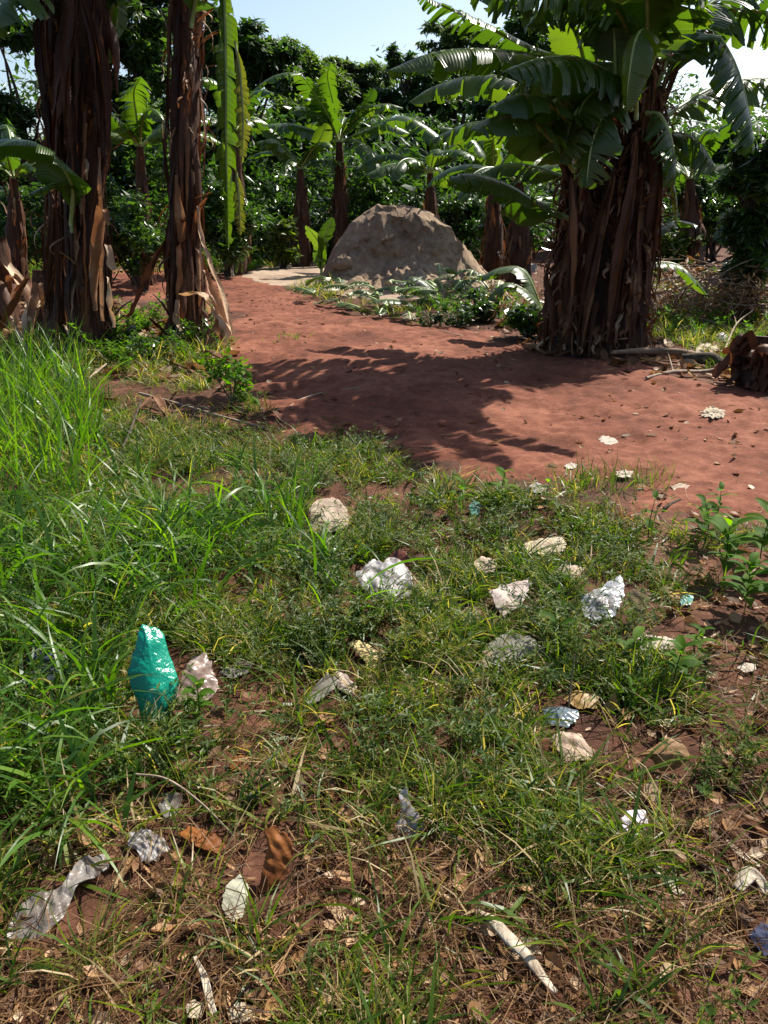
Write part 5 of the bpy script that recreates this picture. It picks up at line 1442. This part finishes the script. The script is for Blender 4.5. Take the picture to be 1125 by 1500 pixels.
# ------------------------------------------------------------------ husks, sticks, log
def ribbon(name, lab, cat, px, w, curl, mat, seed, lift=.02, twist=0., wob=.01, thick=.003, n=24):
    pts = []
    for q in px:
        g = G(q[0], q[1]); g[2] += (q[2] if len(q) > 2 else lift); pts.append(g)
    a = Acc(); strip(a, pts, w, n, 7, curl, twist, .6, 0, None, wob, seed)
    o = a.build(name, [M[mat]], origin=pts[0])
    sm = o.modifiers.new('thickness', 'SOLIDIFY'); sm.thickness = thick; sm.offset = 0
    return tag(o, lab, cat)
ribbon('split_husk', 'long pale weathered husk split lengthwise, lying on the straw', 'husk', [(696, 1346, .03), (730, 1382, .05), (770, 1422, .045), (816, 1464, .015)], [.008, .03, .036, .034, .016], -.7, 'husk', 1, twist=.3)
ribbon('split_husk', 'flat pale husk lying on the bare soil patch', 'husk', [(950, 1252), (966, 1284), (980, 1300), (998, 1316)], [.014, .026, .03, .02], .3, 'husk', 2, .012)
ribbon('split_husk', 'pale husk half covered by straw at the soil edge', 'husk', [(1062, 1240), (1085, 1262), (1110, 1280)], [.006, .022, .008], .5, 'husk', 3, .02)
ribbon('split_husk', 'weathered grey stick like husk at the bottom edge', 'husk', [(288, 1422, .04), (300, 1450, .03), (316, 1498, .02)], [.008, .015, .016, .012], .6, 'husk', 4)
ribbon('split_husk', 'brown curled husk beside the dark blue wet cloth', 'husk', [(1076, 1318, .03), (1098, 1300, .04), (1122, 1322, .02)], [.02, .04, .03], .9, 'husk', 5)
for k, (px, w, lab) in enumerate([
        ([(182, 640, .06), (200, 632, .09), (222, 640, .05)], [.03, .09, .04], 'broad curled tan leaf strip above the bare twigs'),
        ([(205, 610, .05), (228, 600, .1), (246, 622, .05)], [.03, .1, .05], 'pale curled leaf strip standing up among the strewn strips'),
        ([(148, 594, .05), (160, 600, .08), (172, 592, .04)], [.02, .07, .03], 'short pale leaf strip near the long grass'),
        ([(318, 575, .03), (336, 566, .06), (352, 560, .03)], [.02, .06, .03], 'tan leaf strip at the path edge by the single tall stem'),
        ([(378, 620, .04), (398, 612, .05), (414, 622, .02)], [.03, .06, .03], 'bent tan leaf strip at the grass corner of the path'),
        ([(202, 755, .04), (218, 768, .06), (232, 786, .03)], [.02, .05, .03], 'curled bright tan strip at the end of the bare twigs'),
        ([(240, 528, .04), (262, 545, .06), (288, 552, .03)], [.03, .08, .05], 'pale leaf strip lying below the weeds by the tall stem'),
        ([(300, 520, .05), (318, 536, .09), (346, 548, .02)], [.05, .14, .05], 'wide shredded tan strip at the foot of the single tall stem')]):
    ribbon('dead_leaf_strip', lab, 'leaf strip', px, w, .9, 'dry', 40 + k, twist=.6, wob=.02)

def stick(name, lab, px, r, lift=.015, mat='twig', forks=(), cat='twig', sides=7):
    pts = []
    for q in px:
        g = G(q[0], q[1]); g[2] += (q[2] if len(q) > 2 else lift); pts.append(g)
    a = Acc(); tube(a, pts, r, 22, sides, .5, 0, .25, 3)
    for f in forks:
        fp = []
        for q in f:
            g = G(q[0], q[1]); g[2] += (q[2] if len(q) > 2 else lift); fp.append(g)
        tube(a, fp, [min(r) * .8, min(r) * .4], 10, 6, .5, 0, .2, 4)
    return tag(a.build(name, [M[mat]], origin=pts[0]), lab, cat)
stick('fallen_log', 'long split pale dry banana stalk lying across the foot of the bank', [(895, 528, .08), (950, 527, .09), (1000, 530, .09), (1052, 541, .07)], [.02, .032, .036, .022], cat='log', sides=10, mat='drystalk')
stick('fallen_log', 'short dark half rotten stalk behind the pale split stalk', [(1000, 534, .06), (1040, 538, .08), (1062, 545, .05)], [.05, .06, .04], cat='log', sides=10, mat='bark')
stick('dry_branch', 'thin crooked branch lying on the bank in front of the pale stalk', [(946, 560, .04), (985, 553, .05), (1030, 552, .05), (1080, 552, .1), (1124, 556, .08)], [.014, .018, .016, .012], cat='branch', forks=[[(985, 553, .05), (975, 540, .16)]])
stick('dry_branch', 'pale forked branch leaning over the grassy bank', [(1060, 520, .05), (1075, 500, .2), (1098, 490, .3)], [.012, .01, .006], cat='branch', forks=[[(1075, 500, .2), (1060, 470, .4)]])
stick('twig', 'thin forked white twig lying on the red path', [(425, 598), (440, 588), (475, 580), (528, 570)], [.008, .007, .004], forks=[[(427, 597), (430, 606), (440, 612)], [(510, 573), (520, 566)]])
stick('twig', 'long thin stalk lying across the leaf strips at the path edge', [(205, 590, .08), (260, 602, .06), (320, 618, .05), (392, 636, .04)], [.013, .011, .008])
stick('twig', 'bare dark twig standing slantwise out of the grass', [(165, 690, .02), (190, 660, .1), (212, 628, .22)], [.01, .008, .005], mat='bark', forks=[[(160, 690, .02), (158, 640, .16)]])
stick('twig', 'pale bent twig running down into the grass from the bare patch', [(172, 700, .06), (190, 722, .05), (206, 738, .05)], [.010, .009, .006], forks=[[(190, 722, .05), (230, 742, .04)]])
stick('twig', 'dry stalk leaning out of the ground weeds below the stem pair', [(70, 455, .5), (95, 500, .25), (118, 530, .04)], [.02, .018, .014])
stick('twig', 'thin dry stalk lying towards the stump with broad curled sheaths', [(8, 470, .3), (32, 510, .15), (58, 545, .04)], [.012, .012, .01])
stick('twig', 'white dry stalk lying beside the tall bright grass', [(118, 580, .05), (135, 565, .08), (158, 548, .1)], [.014, .012, .008])
stick('twig', 'short brown twig lying on the red path', [(618, 660), (640, 662), (652, 656)], [.01, .01, .006], mat='bark')
stick('twig', 'brown bent twig below the two toned scrap', [(972, 748), (990, 738), (1002, 736)], [.008, .009, .005], mat='bark')
stick('twig', 'straight thin straw coloured stick crossing the bare soil patch', [(918, 1312), (944, 1342), (968, 1366)], [.003, .003, .002])
stick('twig', 'short pale stick at the top of the bare soil patch', [(884, 1306), (900, 1296), (916, 1288)], [.004, .004, .003])
stick('twig', 'upright dry stalk standing beside the curled yellow brown leaf', [(832, 1040, .0), (834, 1030, .1), (836, 1024, .17)], [.003, .003, .002])
stick('twig', 'long fine stalk arching over the white torn plastic', [(204, 1178, .1), (250, 1186, .1), (300, 1210, .07), (345, 1240, .03)], [.003, .003, .002])
stick('twig', 'brown stick lying on the litter at the soil edge', [(1010, 1262), (1040, 1282), (1068, 1310)], [.006, .007, .004], mat='bark')

# ------------------------------------------------------------------ cut banana leaves heaped before the mound
CUT = [(515, 452, 'pale dried cut leaf at the path end of the heap'), (545, 462, 'broad cut leaf lying flat, glossy and blue green, nearest the path'), (578, 448, 'cut leaf with white glinting ribs at the back of the heap'),
       (600, 464, 'cut leaf with shredded pale strips in the middle of the heap'), (632, 450, 'dark cut leaf folded over behind the bushy weed'), (668, 436, 'cut leaf propped up with a pale bent midrib'),
       (690, 446, 'cut leaf standing upright beside the shaded weed'), (480, 440, 'withered brown and cream cut leaf lying away from the heap')]
for k, (u, v, lab) in enumerate(CUT):
    g = G(u, v); rng = np.random.default_rng(1300 + k)
    az = rng.uniform(0, 2 * pi); up = .15 if k not in (5, 6) else .9
    t = thing('cut_banana_leaf', lab, 'cut leaf', g, 'cut banana leaves heaped before the mound')
    for j in range(6):
        d0 = arc(g + rng.normal(0, .2, 3) * [1, 1, 0] + [0, 0, .12 + .05 * j], az + rng.normal(0, 1.3), up + rng.normal(.1, .15), rng.uniform(.3, .6), up * 1.3 + .35, 5)
        for q in d0: q[2] = max(q[2], float(H(q[0], q[1])) + .06)
        leaf_part(t, d0, rng.uniform(.08, .14), 1310 + k * 7 + j, droop=rng.uniform(.5, 1.0), torn=.75, n=26, pet=.02, mat='banana' if (k + j) % 3 else 'cutdry', rib=.018)

# ------------------------------------------------------------------ heap of dead brushwood on the bank
g = G(1000, 430)
t = thing('brush_heap', 'grey brown heap of dead twigs and dry leaves on the bank behind the shaggy clump', 'brush heap', g)
rng = np.random.default_rng(1400)
a = Acc()
for k in range(170):
    c = g + rng.normal(0, 1, 3) * [1.3, .7, 0] ; c[2] = float(H(c[0], c[1])) + rng.uniform(0, .75) * math.exp(-((c[0] - g[0]) / 1.5) ** 2)
    az = rng.uniform(0, 2 * pi); e = rng.normal(.15, .3); L = rng.uniform(.4, 1.3)
    d = np.array([cos(az) * cos(e), sin(az) * cos(e), sin(e)]) * L / 2
    tube(a, [c - d, c + rng.normal(0, .05, 3), c + d], [.008, .007, .003], 5, 4, .5)
tag(a.build('twigs', [M['twig']], t), kind='stuff')
a = Acc(); cs, rs = [], []
for k in range(16): cs.append(g + rng.normal(0, 1, 3) * [1.1, .6, 0] + [0, 0, rng.uniform(.1, .5)]); rs.append([.6, .45, .28])
leafcloud(a, cs, rs, 5000, .1, rng, .3, .2, .1); a.build('dry_leaves', [M['litter']], t, smooth=False)
